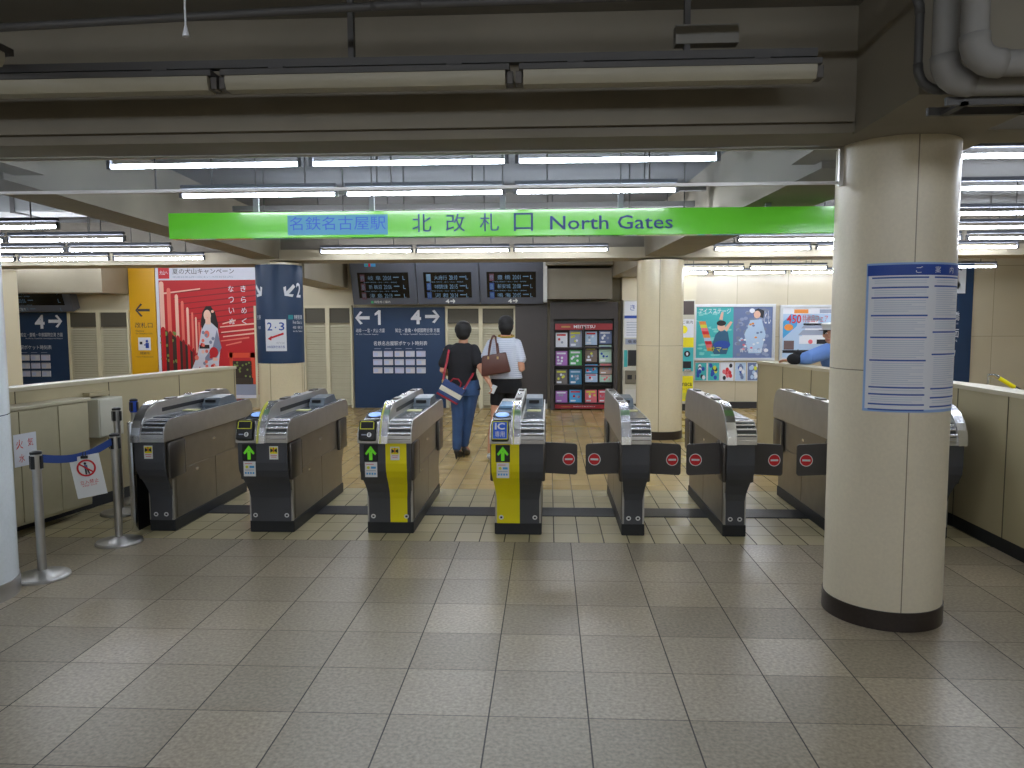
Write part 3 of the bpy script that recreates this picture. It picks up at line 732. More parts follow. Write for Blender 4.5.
# ================================================================ GREEN SIGN
green = mat('green sign face', (96, 196, 48), .22, coat=.6, emit=.1)
gs = thing('hanging_sign', 'long bright green North Gates sign hanging over the gates', 'sign', (0, 5.6, 2.215))
MB().box(-2.86, .0, 0, 2.08, .09, .192, .004).build('sign_box', green, gs)
for x in (-2.2, -1.32, -.34, .53, 1.6): MB().box(x-.02, .03, .19, x+.02, .06, .30).build('hanger', mat('hanger grey', (120, 124, 130), .5), gs); MB().tube([(x, .045, .3), (x, .045, .75)], .005, 8).build('hanging_rod', pipe_d, gs)
blet = mat('sign blue lettering', (38, 62, 130), .5)
p = Pic(.001)
px2x = lambda px: (px-164.5)/667*4.93-2.86
patch = mat('pale blue patch', (96, 170, 205), .5)
p.rect(px2x(288), .02, px2x(390), .165, patch, 1)
p.text('名鉄名古屋駅', px2x(290), .055, px2x(388), .155, mat('patch lettering', (60, 110, 215), .5), 2, .005)
p.build('blue_lettering', gs, loc=(0, -.001, 0)); p = Pic(.001)
for ch, a in zip('北改札口', (415, 449, 483, 517)): p.text(ch, px2x(a), .035, px2x(a+19), .165, blet, 2, .008)
p.build('kanji_lettering', gs, loc=(0, -.001, 0)); p = Pic(.001)
p.text('North Gates', px2x(553), .042, px2x(674), .142, blet, 2, .006)
p.build('english_lettering', gs, loc=(0, -.001, 0))

# ================================================================ BACK WALL: doors, boards, signs
def louvre_door(idx, x0, x1, z1, leaves, y=13.8):
    o = struct(MB().box(x0, y-.10, z1-.05, x1, y, z1).build(f'door_{idx}', framem))
    w = (x1-x0)/leaves
    for i in range(leaves+1):
        x = x0+w*i; MB().box(max(x0, x-.035), y-.10, 0, min(x1, x+.035), y, z1-.05).build('frame_post', framem, o)
    for i in range(leaves):
        a, b = x0+w*i+.035, x0+w*(i+1)-.035
        MB().box(a, y-.06, z1-.32, b, y-.05, z1-.05).build('mesh_window', mat('dark mesh', (84, 80, 68), .6), o)
        s = MB(); z = .06; n = int((z1-.34-.06)/.045)
        for k in range(n): s.prism([(y-.085, z), (y-.05, z+.032), (y-.04, z+.032), (y-.04, z)], a, b); z += .045
        s.build('louvres', louverm, o)
    return o
louvre_door(1, -9.02, -7.84, 1.84, 2)
louvre_door(2, -5.45, -3.62, 1.90, 4)
louvre_door(3, -1.88, -.60, 1.88, 2)
dgrey = mat('dark grey wall panel', (66, 60, 58), .5, noise=.05)
struct(MB().box(-.60, 13.6, .1, -.02, 13.8, 1.93).build('trim_15', dgrey))
struct(MB().box(-.60, 13.58, 0, -.02, 13.8, .10).build('baseboard_rear', mat('white skirting', (206, 204, 196), .5)))
struct(MB().box(-.09, 13.05, 1.93, -.02, 13.12, 2.72).build('trim_16', mat('pale post', (196, 196, 192), .5)))

# blue platform signs with pocket timetables
def blue_sign(x0, x1, y, z0, z1, label, loc_words, grp, left_arrow=True):
    t = thing('platform_sign', label, 'sign', (x0, y, 0)); w = x1-x0
    MB().box(0, -.03, z0, w, 0, z1).build('sign_panel', navy, t)
    p = Pic(.002)
    zt = z1
    if left_arrow:
        p.arrow(.17, zt-.19, .27, PI, white, .22); p.poly([(.46, zt-.32), (.51, zt-.32), (.51, zt-.05), (.47, zt-.05), (.40, zt-.11), (.40, zt-.15), (.46, zt-.125)], white, 2)
        p.text('岐阜・一宮・犬山 方面', .05, zt-.46, .58, zt-.385, white, 2, .01); p.text('for Gifu, Ichinomiya, Inuyama', .05, zt-.51, .46, zt-.48, white, 2)
    r = w-.10
    p.text('4', r-.53, zt-.31, r-.34, zt-.05, white, 2, .03); p.arrow(r-.13, zt-.17, .27, 0, white, .22)
    p.text('知立・豊橋・中部国際空港 方面', r-.82, zt-.46, r, zt-.385, white, 2, .01); p.text('for Chiryu, Toyohashi, Central Japan Int\'l Airport', r-.73, zt-.51, r, zt-.48, white, 2)
    c0, c1 = (.36, 1.37) if left_arrow else (w-1.28, w-.33)
    p.text('名鉄名古屋駅ポケット時刻表', c0+.01, zt-.70, c1, zt-.62, white, 2, .015)
    for k in range(5): p.rect(c0+.02+k*.195, zt-.765, c0+.14+k*.195, zt-.755, greyink, 2)
    p.build('lettering', t, loc=(0, -.03, 0))
    pw = (c1-c0)/5
    for r_ in range(3):
        for k in range(5):
            x = c0+k*pw
            if x0+x < -9.95 and not left_arrow and k == 0 and False: continue
            z = zt-.91-r_*.152
            rown = ['top', 'middle', 'bottom'][r_]; coln = ['first', 'second', 'third', 'fourth', 'fifth'][k]
            q = tag(MB().box(0, -.022, 0, pw-.035, -.002, .108, .002).build('pocket_timetable', MCARD[(r_+k) % 3]),
                    f'white pocket timetable, {coln} from left in the {rown} row of the {loc_words}', 'timetable', grp)
            q.location = (x0+x, y-.032, z)
            hp = Pic(.001); hp.rect(0.006, -.004, pw-.031, 0.0, redp if k in (2, 4) else greyink, 1) if False else None
            if hp:
                hp.rect(.01, .09, pw-.045, .098, greyink, 1); hp.rect(.01, .02, pw*.45, .08, mat('card tint', (186, 196, 225), .6), 1)
                hp.build('cover_print', q, loc=(0, -.022, 0))
    return t
MCARD = [mat('card white', (206, 208, 220), .6), mat('card lilac', (196, 196, 218), .6), mat('card warm', (210, 206, 212), .6)]
_t = blue_sign(-3.60, -1.90, 13.78, 0.0, 1.86, 'navy platform sign with arrows to 1 and 4 under the departure boards', 'central navy sign', 'pocket timetables on the central sign')
_t2 = blue_sign(-10.75, -9.05, 13.78, 0.0, 1.80, 'navy platform sign with an arrow to 4 at the far left', 'far left navy sign', 'pocket timetables on the far left sign')

# departure boards (leaning forward)
boardm = mat('board casing', (84, 88, 98), .45); screenm = mat('black screen', (10, 12, 18), .15)
ledw = mat('led pale blue', (96, 124, 146), .5, emit=.06); ledr = mat('led dull red', (86, 50, 62), .5, emit=.05); ledb = mat('led blue', (42, 66, 120), .5, emit=.06)
lit = mat('lit lettering', (205, 208, 205), .5, emit=.1); lgreen = mat('lit green mark', (70, 170, 110), .5, emit=.05)
def board(x0, x1, label, rows, under, z0=1.90, H=.84):
    t = thing('departure_board', label, 'departure board', (x0, 13.46, z0)); w = x1-x0
    inner = bpy.data.objects.new('casing', None)
    r = math.radians(20)
    def tl(o): o.rotation_euler = (r, 0, 0); return o
    tl(MB().box(.005, 0, 0, w-.005, .22, H, .01).build('casing', boardm, t))
    bpy.data.objects.remove(inner)
    tl(MB().box(.13, -.006, .13, w-.14, .01, H-.24, .002).build('screen', screenm, t))
    p = Pic(.002); sx, sw = .13, w-.27
    if rows:
        for k, (badge, dest, tm) in enumerate(rows):
            z = H-.24-.155-k*.165
            p.rect(sx+.05, z-.01, sx+.13, z+.12, badge, 1)
            p.text('特急'[k % 2], sx+.06, z+.01, sx+.12, z+.10, ledw, 2)
            p.text(dest, sx+.19, z+.015, sx+.42, z+.095, ledw, 1, .01); p.text(tm, sx+.46, z+.015, sx+.60, z+.095, ledw, 1)
            p.rect(sx+.64, z+.06, sx+.74, z+.075, ledw, 1); p.text('L', sx+sw-.10, z+.02, sx+sw-.06, z+.09, ledw, 1)
            if k < 2: p.text('停車駅 神宮前・金山・知立・東岡崎', sx+.1, z-.035, sx+.7, z-.015, ledw, 1)
    tl(p.build('led_text', t, loc=(0, -.0075*1, 0)))
    p = Pic(.002)
    if under == 'info': p.rect(.33, .03, .375, .075, lgreen, 1); p.text('特急券ご案内', .39, .03, .68, .08, lit, 1, .01)
    else: p.text('4', .50, .025, .57, .10, lit, 1, .03); p.arrow(.63, .065, .09, 0, lit, .25, 1)
    tl(p.build('caption', t, loc=(0, -.001, 0)))
    return t
board(-3.52, -2.34, 'departure board on the left of three above the navy sign, captioned in white text', [(ledr, '岐 阜', '20:01'), (ledr, '新 鵜沼', '20:06'), (ledr, '津 島', '20:19')], 'info')
board(-2.34, -1.22, 'middle departure board of three above the louvred doors', [(ledw, '大府行', '20:10'), (ledb, '中部国際空港', '20:15'), (ledb, '河 和', '20:24')], '4')
board(-1.22, -.08, 'departure board on the right of three, next to the pale post', [(ledr, '豊 橋', '20:01'), (ledb, '新安城', '20:08'), (ledb, '鳴 海', '20:05')], '4')
board(-10.3, -8.72, 'departure board under the slanting beam at the far left', [(ledr, '岐 阜', '20:01'), (ledb, '犬 山', '20:06'), (ledb, '津 島', '20:19')], 'info', z0=1.80, H=.72)
stk = Pic(.002); stk.rect(0, 0, .2, .055, mat('sky print', (70, 160, 215), .5), 1); stk.rect(.07, 0, .11, .055, redp, 2); stk.rect(.02, .015, .06, .04, lgreen, 2)  # small blue, red and green patch on the board casing
tag(stk.build('small_mark', loc=(-3.24, 13.46-math.sin(math.radians(20))*.75-.004, 1.86+math.cos(math.radians(20))*.75)), 'tiny blue and red mark on top of the left departure board', 'sticker').rotation_euler = (math.radians(20), 0, 0)

# yellow ticket gate direction sign
ylw = mat('amber sign', (222, 168, 22), .4)
t = thing('direction_sign', 'tall amber yellow sign with a left arrow between doors and red poster', 'sign', (-7.83, 13.78, 0))
MB().box(0, -.04, .1, .50, 0, 2.68).build('sign_panel', ylw, t)
p = Pic(.002); dk = mat('dark sign print', (58, 54, 66), .5)
p.arrow(.25, 1.83, .28, PI, dk, .16); p.text('改札口', .09, 1.50, .43, 1.60, dk, 2, .004); p.text('Gates', .10, 1.43, .26, 1.46, dk, 2); p.text('for Meitetsu Line', .10, 1.38, .42, 1.41, dk, 2)
p.rect(.14, 1.08, .38, 1.32, white, 2); p.disc(.31, 1.25, .026, .026, bluep, 3); p.rect(.28, 1.12, .345, 1.22, bluep, 3); p.rect(.25, 1.17, .29, 1.19, bluep, 3); p.rect(.17, 1.19, .22, 1.24, ink, 3)
p.text('精算所', .17, 1.0, .35, 1.05, dk, 2); p.text('Fare Adjustment', .10, .94, .42, .97, dk, 2)
p.build('lettering', t, loc=(0, -.04, 0))

# red tunnel poster --------------------------------------------------------
def posts(p, W, H):
    r1 = mat('poster red', (196, 28, 36), .5); r2 = mat('poster deep red', (140, 16, 26), .5); r3 = mat('poster pink red', (232, 120, 104), .5); r4 = mat('poster orange', (226, 80, 50), .5)
    leaf = mat('poster leaves', (120, 140, 70), .5); dk2 = mat('poster shadow', (52, 40, 34), .5); pk = mat('poster blush', (240, 190, 170), .5)
    p.rect(.06, .06, W-.02, H-.30, r1, 2)
    # left colonnade
    p.poly([(.06, .4), (.06, 1.35), (.55, 1.0), (.75, .75), (.75, .4)], dk2, 3)
    for k in range(26): 
        u = .07+random.random()*.35; v = .6+random.random()*.65; p.disc(u, v, .022, .03, leaf, 4, 8)
    xs_ = [.07, .21, .36, .47, .57, .66, .73, .79, .84]; 
    for k, x in enumerate(xs_):
        w_ = .085*(.86**k); top = H-.36-.12*k if k < 4 else H-.84-.09*(k-4)
        mid = 1.28-.08*k
        p.rect(x, mid, x+w_, top, r3 if k % 2 else pk, 5); p.disc(x+w_/2, top, w_/2, .04, r3 if k % 2 else pk, 5, 12)
        p.rect(x, .2, x+w_, mid, r2 if k % 2 else r1, 5); p.disc(x+w_/2, mid, w_/2, .06, r2 if k % 2 else r1, 6, 12)
    # ceiling beams of the tunnel and light streaks
    for k in range(9):
        v = H-.42-.10*k; p.poly([(.25+.08*k, v-.13), (W-.02, v+.02), (W-.02, v+.045), (.25+.08*k, v-.115)], r2, 3)
    p.poly([(.12, H-.53), (.85, H-.45), (.85, H-.47), (.12, H-.56)], pk, 4)
    for a, b, v in ((1.2, 1.87, 1.32), (1.22, 1.87, 1.22), (1.25, 1.85, 1.14), (1.2, 1.75, 1.06), (1.3, 1.6, .98), (1.25, 1.5, 1.38)):
        p.poly([(a, v), (b, v+.06), (b, v+.09), (a, v+.02)], pk if v > 1.1 else r3, 4)
    # far arch
    p.rect(1.33, .06, 1.87, .85, r1, 4); p.rect(1.42, .25, 1.78, .70, dk2, 5); p.rect(1.36, .1, 1.42, .86, r4, 5); p.poly([(1.78, .1), (1.86, .1), (1.84, .85), (1.76, .85)], r4, 5); p.rect(1.34, .76, 1.86, .85, r4, 5)
    for k in range(14): p.disc(1.45+random.random()*.3, .4+random.random()*.28, .02, .02, leaf, 6, 8)
    p.rect(1.35, .06, 1.87, .26, mat('poster path', (150, 158, 180), .5), 6); p.rect(1.42, .26, 1.8, .38, mat('poster rail', (60, 52, 44), .5), 7)
    # figure in a patterned summer robe
    sk = mat('poster skin', (236, 196, 176), .5); hr = mat('poster hair', (34, 22, 24), .5); kb = mat('robe pale', (206, 206, 218), .5); kd = mat('robe grey', (128, 134, 158), .5)
    p.poly([(.84, 1.42), (.88, 1.62), (.95, 1.72), (1.04, 1.72), (1.12, 1.6), (1.17, 1.38), (1.16, 1.15), (1.05, 1.2), (.86, 1.22)], hr, 8)
    p.disc(.97, 1.55, .07, .10, sk, 10); p.rect(.93, 1.38, 1.03, 1.5, sk, 10); p.disc(1.07, 1.62, .028, .028, pk, 10, 10)
    p.rect(.93, 1.565, .955, 1.573, hr, 10); p.rect(.985, 1.565, 1.01, 1.573, hr, 10); p.rect(.958, 1.498, .982, 1.506, r3, 11)
    p.poly([(.84, 1.25), (.93, 1.42), (1.03, 1.42), (1.16, 1.3), (1.2, .95), (1.16, .68), (1.15, .2), (.78, .2), (.80, .62), (.76, .82)], kb, 9)
    p.poly([(.84, 1.25), (.76, .82), (.60, .45), (.66, .38), (.86, .7), (.98, 1.0)], kb, 10); p.poly([(.64, .5), (.58, .36), (.66, .32), (.70, .44)], sk, 10)
    p.poly([(1.14, 1.28), (1.22, .95), (1.12, .75), (.9, .68), (.9, .76), (1.06, .98)], kd, 10)
    p.rect(.80, .93, .99, 1.0, hr, 11); p.disc(1.07, .86, .085, .1, r1, 12, 14); p.disc(.95, 1.2, .05, .07, r3, 11, 12); p.disc(.74, .76, .04, .05, r3, 11, 10); [p.disc(.84+random.random()*.28, .3+random.random()*.95, .03, .035, random.choice((kd, r3, r1, pk)), 11, 8) for k in range(22)]; p.disc(.9, .5, .06, .05, kd, 11, 10); p.disc(1.05, .45, .05, .06, r3, 11, 10)
    for j, s_ in enumerate(('きらめく', 'なついぬ')):
        for k, ch in enumerate(s_):
            p.text(ch, 1.62-.235*j, H-.52-.2*k, 1.72-.235*j, H-.41-.2*k, white, 12, .002)
WP, HP = 1.93, 2.5
t = thing('advertising_poster', 'huge red poster of a kimono woman in a red gate tunnel, left back wall', 'poster', (-7.31, 13.78, .18))
MB().box(0, -.045, 0, WP, 0, HP).build('poster_board', mat('poster board', (222, 224, 236), .5), t)
p = Pic(.0014); random.seed(5)
p.rect(.06, HP-.27, .27, HP-.05, redp, 1); p.text('犬山へ', .085, HP-.20, .245, HP-.12, white, 2, .01)
p.text('夏の犬山キャンペーン', .33, HP-.19, 1.50, HP-.085, dk, 1, -.002); p.text('平成25年6月1日(土)〜9月30日(月)', .33, HP-.265, 1.48, HP-.225, greyink, 1)
posts(p, WP, HP); p.build('artwork', t, loc=(0, -.046, 0))

# framed posters on the right back wall -------------------------------------
def framed(x0, x1, z0, z1, label, draw, glow=0):
    t = thing('framed_poster', label, 'poster', (x0, 13.79, z0)); w, h = x1-x0, z1-z0
    f = MB()
    for a, b, c, d in ((0, 0, w, .05), (0, h-.05, w, h), (0, .05, .05, h-.05), (w-.05, .05, w, h-.05)): f.box(a, -.05, b, c, 0, d, .004)
    f.build('frame', mat('aluminium frame', (206, 210, 214), .35, .4), t)
    p = Pic(.0015); p.rect(.04, .04, w-.04, h-.04, white, 0); draw(p, w, h); p.build('print', t, loc=(0, -.02, 0)); return t
aqua = mat('aqua print', (60, 176, 178), .5); dusk = mat('dusk print', (104, 120, 160), .5); skinp = mat('print skin', (226, 182, 158), .5); sky = mat('sky print', (70, 160, 215), .5)
pale = mat('pale print', (176, 200, 226), .5); org = mat('orange print', (226, 140, 60), .5); pnk = mat('pink print', (226, 110, 120), .5)
def art_two(p, w, h):
    m_ = w*.49
    p.rect(.05, .05, m_, h-.05, aqua, 1); p.rect(m_, .05, w-.05, h-.05, dusk, 1)
    for k in range(60): p.disc(.1+random.random()*(m_-.15), .1+random.random()*(h-.2), .05, .02, random.choice((mat('aqua light', (120, 205, 200), .5), aqua)), 2, 8); p.disc(m_+.06+random.random()*(m_-.15), .1+random.random()*(h-.2), .04, .03, random.choice((mat('dusk light', (140, 152, 184), .5), mat('dusk grey', (120, 128, 150), .5))), 2, 8)
    p.nocut = True; p.map = lambda u, v, l: (u, -l, .05+v*.85)
    p.text('アイスステージ', .1, h-.08, m_-.05, h+.03, white, 5)
    for k, c in enumerate((org, rimy, pnk, redp, org, pale, redp, pnk, org)): p.poly([(.10+.018*k, h-.24-.07*k), (.22+.018*k, h-.24-.07*k), (.235+.018*k, h-.31-.07*k), (.115+.018*k, h-.31-.07*k)], c, 3)
    p.poly([(.32, .2), (.40, .5), (.5, .62), (.62, .55), (.66, .3), (.6, .08), (.38, .08)], mat('print teal dark', (40, 90, 120), .5), 3)
    p.disc(.50, .66, .07, .09, skinp, 5); p.disc(.50, .74, .085, .06, ink, 6, 16); p.poly([(.60, .56), (.70, .76), (.66, .78), (.55, .62)], skinp, 4); p.poly([(.46, .82), (.50, .98), (.54, .97), (.52, .8)], skinp, 4)
    p.disc(.52, .28, .15, .09, bluep, 4, 16); p.text('サマー', .3, .13, .62, .24, rimy, 6, .02)
    p.poly([(m_+.28, .1), (m_+.2, .5), (m_+.3, .8), (m_+.5, .82), (m_+.58, .5), (m_+.5, .1)], pale, 3); p.disc(m_+.42, .92, .06, .08, skinp, 5); p.poly([(m_+.36, .88), (m_+.35, 1.0), (m_+.44, 1.05), (m_+.55, 1.0), (m_+.53, .84), (m_+.48, .86)], ink, 4)
    p.disc(m_+.33, 1.0, .05, .05, white, 6, 10)
    for k in range(26): p.disc(m_+.08+random.random()*.5, .18+random.random()*.55, .025, .022, random.choice((org, pale, white, pnk, dusk)), 4, 8)
    p.text('青い森の国', m_+.12, .12, m_+.52, .2, white, 6, .01); p.disc(m_+.59, .16, .04, .04, white, 6); p.text('とし', m_+.55, .72, m_+.66, 1.0, white, 6)
def art_castle(p, w, h):
    p.rect(.05, .05, w-.05, h-.05, pale, 1); p.rect(.05, h-.16, w-.05, h-.05, white, 2); p.rect(.25, h-.15, .5, h-.08, org, 3); p.rect(.7, h-.15, .95, h-.08, greyink, 3)
    p.text('450', .12, h-.33, .38, h-.17, redp, 4, .02); p.text('特産品フェア', .40, h-.31, .85, h-.18, redp, 4, .02); p.rect(.42, h-.36, .92, h-.33, ink, 4)
    p.poly([(.06, .4), (.3, .62), (.34, .8), (.2, .84), (.06, .7)], sky, 3); p.disc(.16, .60, .08, .06, org, 4, 12)
    for k, (a, b, v) in enumerate(((.45, .75, .72), (.38, .84, .58), (.33, .9, .46))): p.poly([(a, v), (b, v), (b-.08, v+.09), (a+.08, v+.09)], greyink, 4); p.rect(a+.07, v-.06, b-.07, v, white, 3)
    p.rect(.35, .30, .9, .44, white, 4); p.rect(.08, .2, .26, .36, mat('print brown', (110, 90, 90), .5), 4); p.disc(.55, .34, .04, .04, pnk, 5); p.rect(.66, .3, .86, .38, ink, 5)
    p.rect(.06, .14, .6, .19, ink, 5); p.rect(.95, .05, w-.05, h-.05, redp, 3); p.text('とくさん', 1.03, h-.45, 1.11, h-.15, white, 5)
random.seed(9)
framed(2.62, 4.08, .87, 1.89, 'wide framed double poster in aqua and dusk blue beside the right partition', art_two)
framed(4.16, 5.45, .87, 1.87, 'framed poster reading 450 in red behind the leaning uniformed person', art_castle)
def small_poster(x0, x1, cols, label):
    t = thing('small_poster', label, 'poster', (x0, 13.79, .50)); w = x1-x0
    MB().box(0, -.015, 0, w, 0, .34).build('sheet', white, t); p = Pic(.0015); p.rect(.01, .01, w-.01, .33, cols[0], 1)
    for k in range(10): p.disc(.05+random.random()*(w-.1), .05+random.random()*.24, .03, .04, random.choice(cols[1:]), 2, 9)
    p.build('print', t, loc=(0, -.016, 0))
small_poster(2.66, 2.88, (aqua, ink, bluep, white), 'small aqua poster, leftmost in the strip below the double poster')
small_poster(2.89, 3.11, (aqua, ink, bluep, rimy), 'small aqua poster, second in the strip below the double poster')
small_poster(3.12, 3.36, (white, redp, ink, pnk), 'small white and red poster, third in the strip below the double poster')
small_poster(3.38, 3.58, (pale, bluep, white, dusk), 'small pale blue poster, fourth in the strip below the double poster')
small_poster(3.60, 3.84, (dusk, rimy, white, pale), 'small dusk blue poster, rightmost in the strip below the double poster')

# ticket machines either side of the mid pillar
mach = mat('machine cream', (198, 196, 180), .45)
def machine(x0, x1, label, which):
    t = thing('ticket_machine', label, 'ticket machine', (x0, 13.4, 0)); w = x1-x0
    MB().box(0, 0, .12, w, .38, 1.96, .006).build('cabinet', mach, t); MB().box(.01, .01, 0, w-.01, .37, .12).build('plinth', kick, t)
    p = Pic(.0018)
    if which == 'l':
        p.rect(.02, 1.30, w-.02, 1.94, white, 1); p.rect(.02, 1.64, w-.02, 1.69, bluep, 2); p.text('きっぷ', .12, 1.78, w-.1, 1.88, bluep, 2)
        for k in range(6): p.rect(.06, 1.34+k*.045, w-.08, 1.35+k*.045, greyink, 2)
        p.rect(.04, 1.18, w-.04, 1.28, greyink, 1); p.text('乗車券', .08, 1.20, .34, 1.26, ink, 2)
        p.rect(.02, .78, .08, 1.08, aqua, 1); p.build('print', t, loc=(0, -.001, 0))
        MB().box(.09, -.01, .80, w-.12, .0, 1.08, .003).build('screen', black, t); MB().box(.04, -.03, .48, w-.06, .0, .72, .006).build('coin_panel', mat('coin panel', (120, 114, 100), .4, .3), t)
        for k in range(3): MB().box(.08+k*.14, -.036, .56, .16+k*.14, -.03, .64).build('slot', black, t)
        MB().box(.04, -.012, .14, w-.04, .0, .38, .004).build('lower_door', mat('door pale', (206, 204, 196), .5), t)
    else:
        p.rect(.2, 1.30, w-.02, 1.62, white, 1); p.disc(.42, 1.44, .07, .07, yellow, 2); p.text('ご案内', .4, 1.54, .58, 1.6, ink, 2); p.rect(.2, 1.13, w-.02, 1.30, yellow, 1)
        p.rect(.2, .70, w-.02, 1.12, aqua, 1); p.disc(w-.13, 1.01, .055, .055, ink, 2); p.disc(w-.13, 1.01, .02, .03, white, 3); p.rect(.35, .82, .38, .88, redp, 2)
        p.rect(.2, .17, w-.02, .62, yellow, 1); p.text('manaca', .3, .44, .58, .50, ink, 2, .01); p.text('チャージ機', .3, .36, .58, .41, ink, 2, .01); p.rect(.24, .20, w-.06, .32, rimy, 2)
        p.rect(.2, 1.70, w-.02, 1.94, mat('dark square', (76, 66, 62), .5), 1)
        p.build('print', t, loc=(0, -.001, 0))
        MB().box(w-.20, -.02, .76, w-.06, 0, .88, .003).build('screen', black, t); MB().box(w-.19, -.04, .70, w-.06, 0, .74, .003).build('tray', chrome, t)
    return t
machine(1.32, 1.9, 'cream ticket machine with dark screen just left of the mid pillar', 'l')
machine(1.96, 2.58, 'ticket machine with yellow panels just right of the mid pillar', 'r')
struct(MB().box(1.3, 13.42, 1.96, 2.6, 13.8, 2.6).build('trim_17', wallm))

# magazine rack --------------------------------------------------------------
rk = thing('magazine_rack', 'black leaflet rack with red strips set in a dark surround', 'leaflet rack', (.03, 13.4, 0))
rkc = mat('rack surround', (60, 54, 52), .5); blk = mat('rack black', (16, 16, 18), .4)
MB().box(0, 0, 1.63, 1.20, .38, 1.93).build('header_panel', rkc, rk)
MB().box(0, 0, 0, .07, .38, 1.63).build('side_panel', rkc, rk); MB().box(1.13, 0, 0, 1.20, .38, 1.63).build('side_panel', rkc, rk)
MB().box(.07, .2, 0, 1.13, .38, 1.63).build('back_panel', blk, rk)
MB().box(.59, .02, .1, .62, .2, 1.50).build('divider', blk, rk)
rs = mat('rack red strip', (150, 34, 44), .4)
for z0, z1, nm in ((1.44, 1.55, 'top'), (.03, .10, 'bottom')):
    o = MB().box(.09, .03, z0, 1.11, .06, z1).build('red_strip', rs, rk)
    p = Pic(.0015); p.text('MEITETSU', .42, z0+.03, .80, z1-.025, white, 1, .01); p.rect(.2, z0+.04, .36, z1-.04, mat('gold print', (176, 130, 70), .5), 1); p.build('lettering', o, loc=(0, .029, 0))
for z in (.10, .43, .77, 1.10): 
    MB().box(.08, .05, z, .59, .2, z+.03).build('shelf', blk, rk); MB().box(.62, .05, z, 1.12, .2, z+.03).build('shelf', blk, rk)
mags = [  # x, z, w, h, base colour, accent, label words
 (.10, 1.13, .21, .26, white, redp, 'white leaflet with red foot, top left of the rack'), (.35, 1.13, .22, .30, greyink, rimy, 'grey photo leaflet, second in the top row of the rack'),
 (.63, 1.17, .21, .24, pale, redp, 'pale leaflet with red heading, third in the top row of the rack'), (.88, 1.19, .22, .23, dusk, white, 'dusk blue leaflet, top right of the rack'),
 (.63, .86, .21, .29, mat('photo brown', (120, 104, 92), .5), rimy, 'brown photo leaflet below the red headed one in the rack'), (.88, .85, .22, .32, mat('pale green print', (176, 206, 190), .5), bluep, 'pale green leaflet on the right side of the rack'),
 (.10, .80, .21, .26, mat('purple print', (168, 108, 186), .5), white, 'purple leaflet in the second row of the rack'), (.35, .80, .22, .28, mat('green print', (80, 166, 96), .5), white, 'green leaflet in the second row of the rack'),
 (.10, .46, .21, .27, mat('photo grey', (110, 104, 100), .5), rimy, 'dark photo leaflet at the left of the third row of the rack'), (.35, .46, .22, .27, mat('lake print', (60, 130, 170), .5), pale, 'blue lake leaflet in the third row of the rack'),
 (.63, .66, .22, .16, sky, redp, 'upper sky blue leaflet right of the rack divider'), (.63, .50, .22, .15, pale, redp, 'lower pale leaflet right of the rack divider'),
 (.89, .64, .22, .20, mat('sand print', (176, 150, 136), .5), pnk, 'sand coloured leaflet at the right of the third row'), (.89, .50, .22, .13, mat('pale green print', (176, 206, 190), .5), pnk, 'short pale green leaflet below the sand coloured one'),
 (.10, .13, .21, .21, mat('purple print', (168, 108, 186), .5), white, 'purple leaflet at the bottom left of the rack'), (.35, .13, .22, .23, sky, redp, 'blue and white leaflet, second in the bottom row'),
 (.63, .13, .21, .23, pnk, rimy, 'pink red leaflet, third in the bottom row'), (.87, .13, .21, .23, mat('rose print', (206, 80, 96), .5), white, 'rose red leaflet at the bottom right of the rack')]
for x, z, w, h, c, a, lab in mags:
    t = thing('leaflet', lab, 'leaflet', (.03+x, 13.4+.10, z+.002), group='leaflets in the rack')
    b = MB().box(0, 0, 0, w, .02, h, .002); b.build('booklet', c, t, rot=(math.radians(-9), 0, 0))
    p = Pic(.0015); p.rect(.02, h*.78, w-.03, h*.9, a, 1); p.rect(.02, .02, w*.5, h*.2, white, 1)
    for k in range(5): p.disc(.04+random.random()*(w-.08), h*.3+random.random()*h*.35, .022, .024, random.choice((a, white, greyink, c)), 2, 8)
    p.build('cover_print', t, loc=(0, -.001, 0), rot=(math.radians(-9), 0, 0))

# right navy sign on the stone wall, handrail
t = thing('platform_sign', 'narrow navy sign with white arrows seen right of the near pillar', 'sign', (6.7, 13.79, 0))
MB().box(0, -.03, .40, .82, 0, 2.62).build('sign_panel', navy, t)
p = Pic(.002); p.arrow(.40, 2.30, .62, -PI/4, white, .28); p.poly([(.54,2.06),(.68,2.06),(.68,2.5),(.60,2.5),(.60,2.2)], white, 3); p.text('豊橋', .33, 1.58, .60, 1.74, white, 2, .02); p.text('Toyohashi', .25, 1.50, .58, 1.55, white, 2); p.text('方面', .33, 1.28, .60, 1.44, white, 2, .02); p.text('Airport', .25, 1.19, .58, 1.25, white, 2)
p.rect(.30, .90, .36, 1.14, white, 2); p.arrow(.48, 1.01, .18, -PI/4, white, .22); p.build('lettering', t, loc=(0, -.03, 0))
t = thing('handrail', 'steel stair handrail with a yellow band behind the right partition', 'handrail', (5.15, 9, 0))
MB().tube([(-.02, 0, .94), (.05, 0, .94), (.55, -.1, .62), (1.0, -.2, .30)], .022, 10).build('rail', chrome, t, smooth=True)
MB().tube([(.10, -.01, .91), (.26, -.045, .803)], .0245, 10).build('yellow_band', yellow, t, smooth=True)
MB().tube([(-.01, 0, 0), (-.01, 0, .94)], .018, 10).tube([(.9, -.18, 0), (.9, -.18, .36)], .018, 10).build('post', chrome, t, smooth=True)

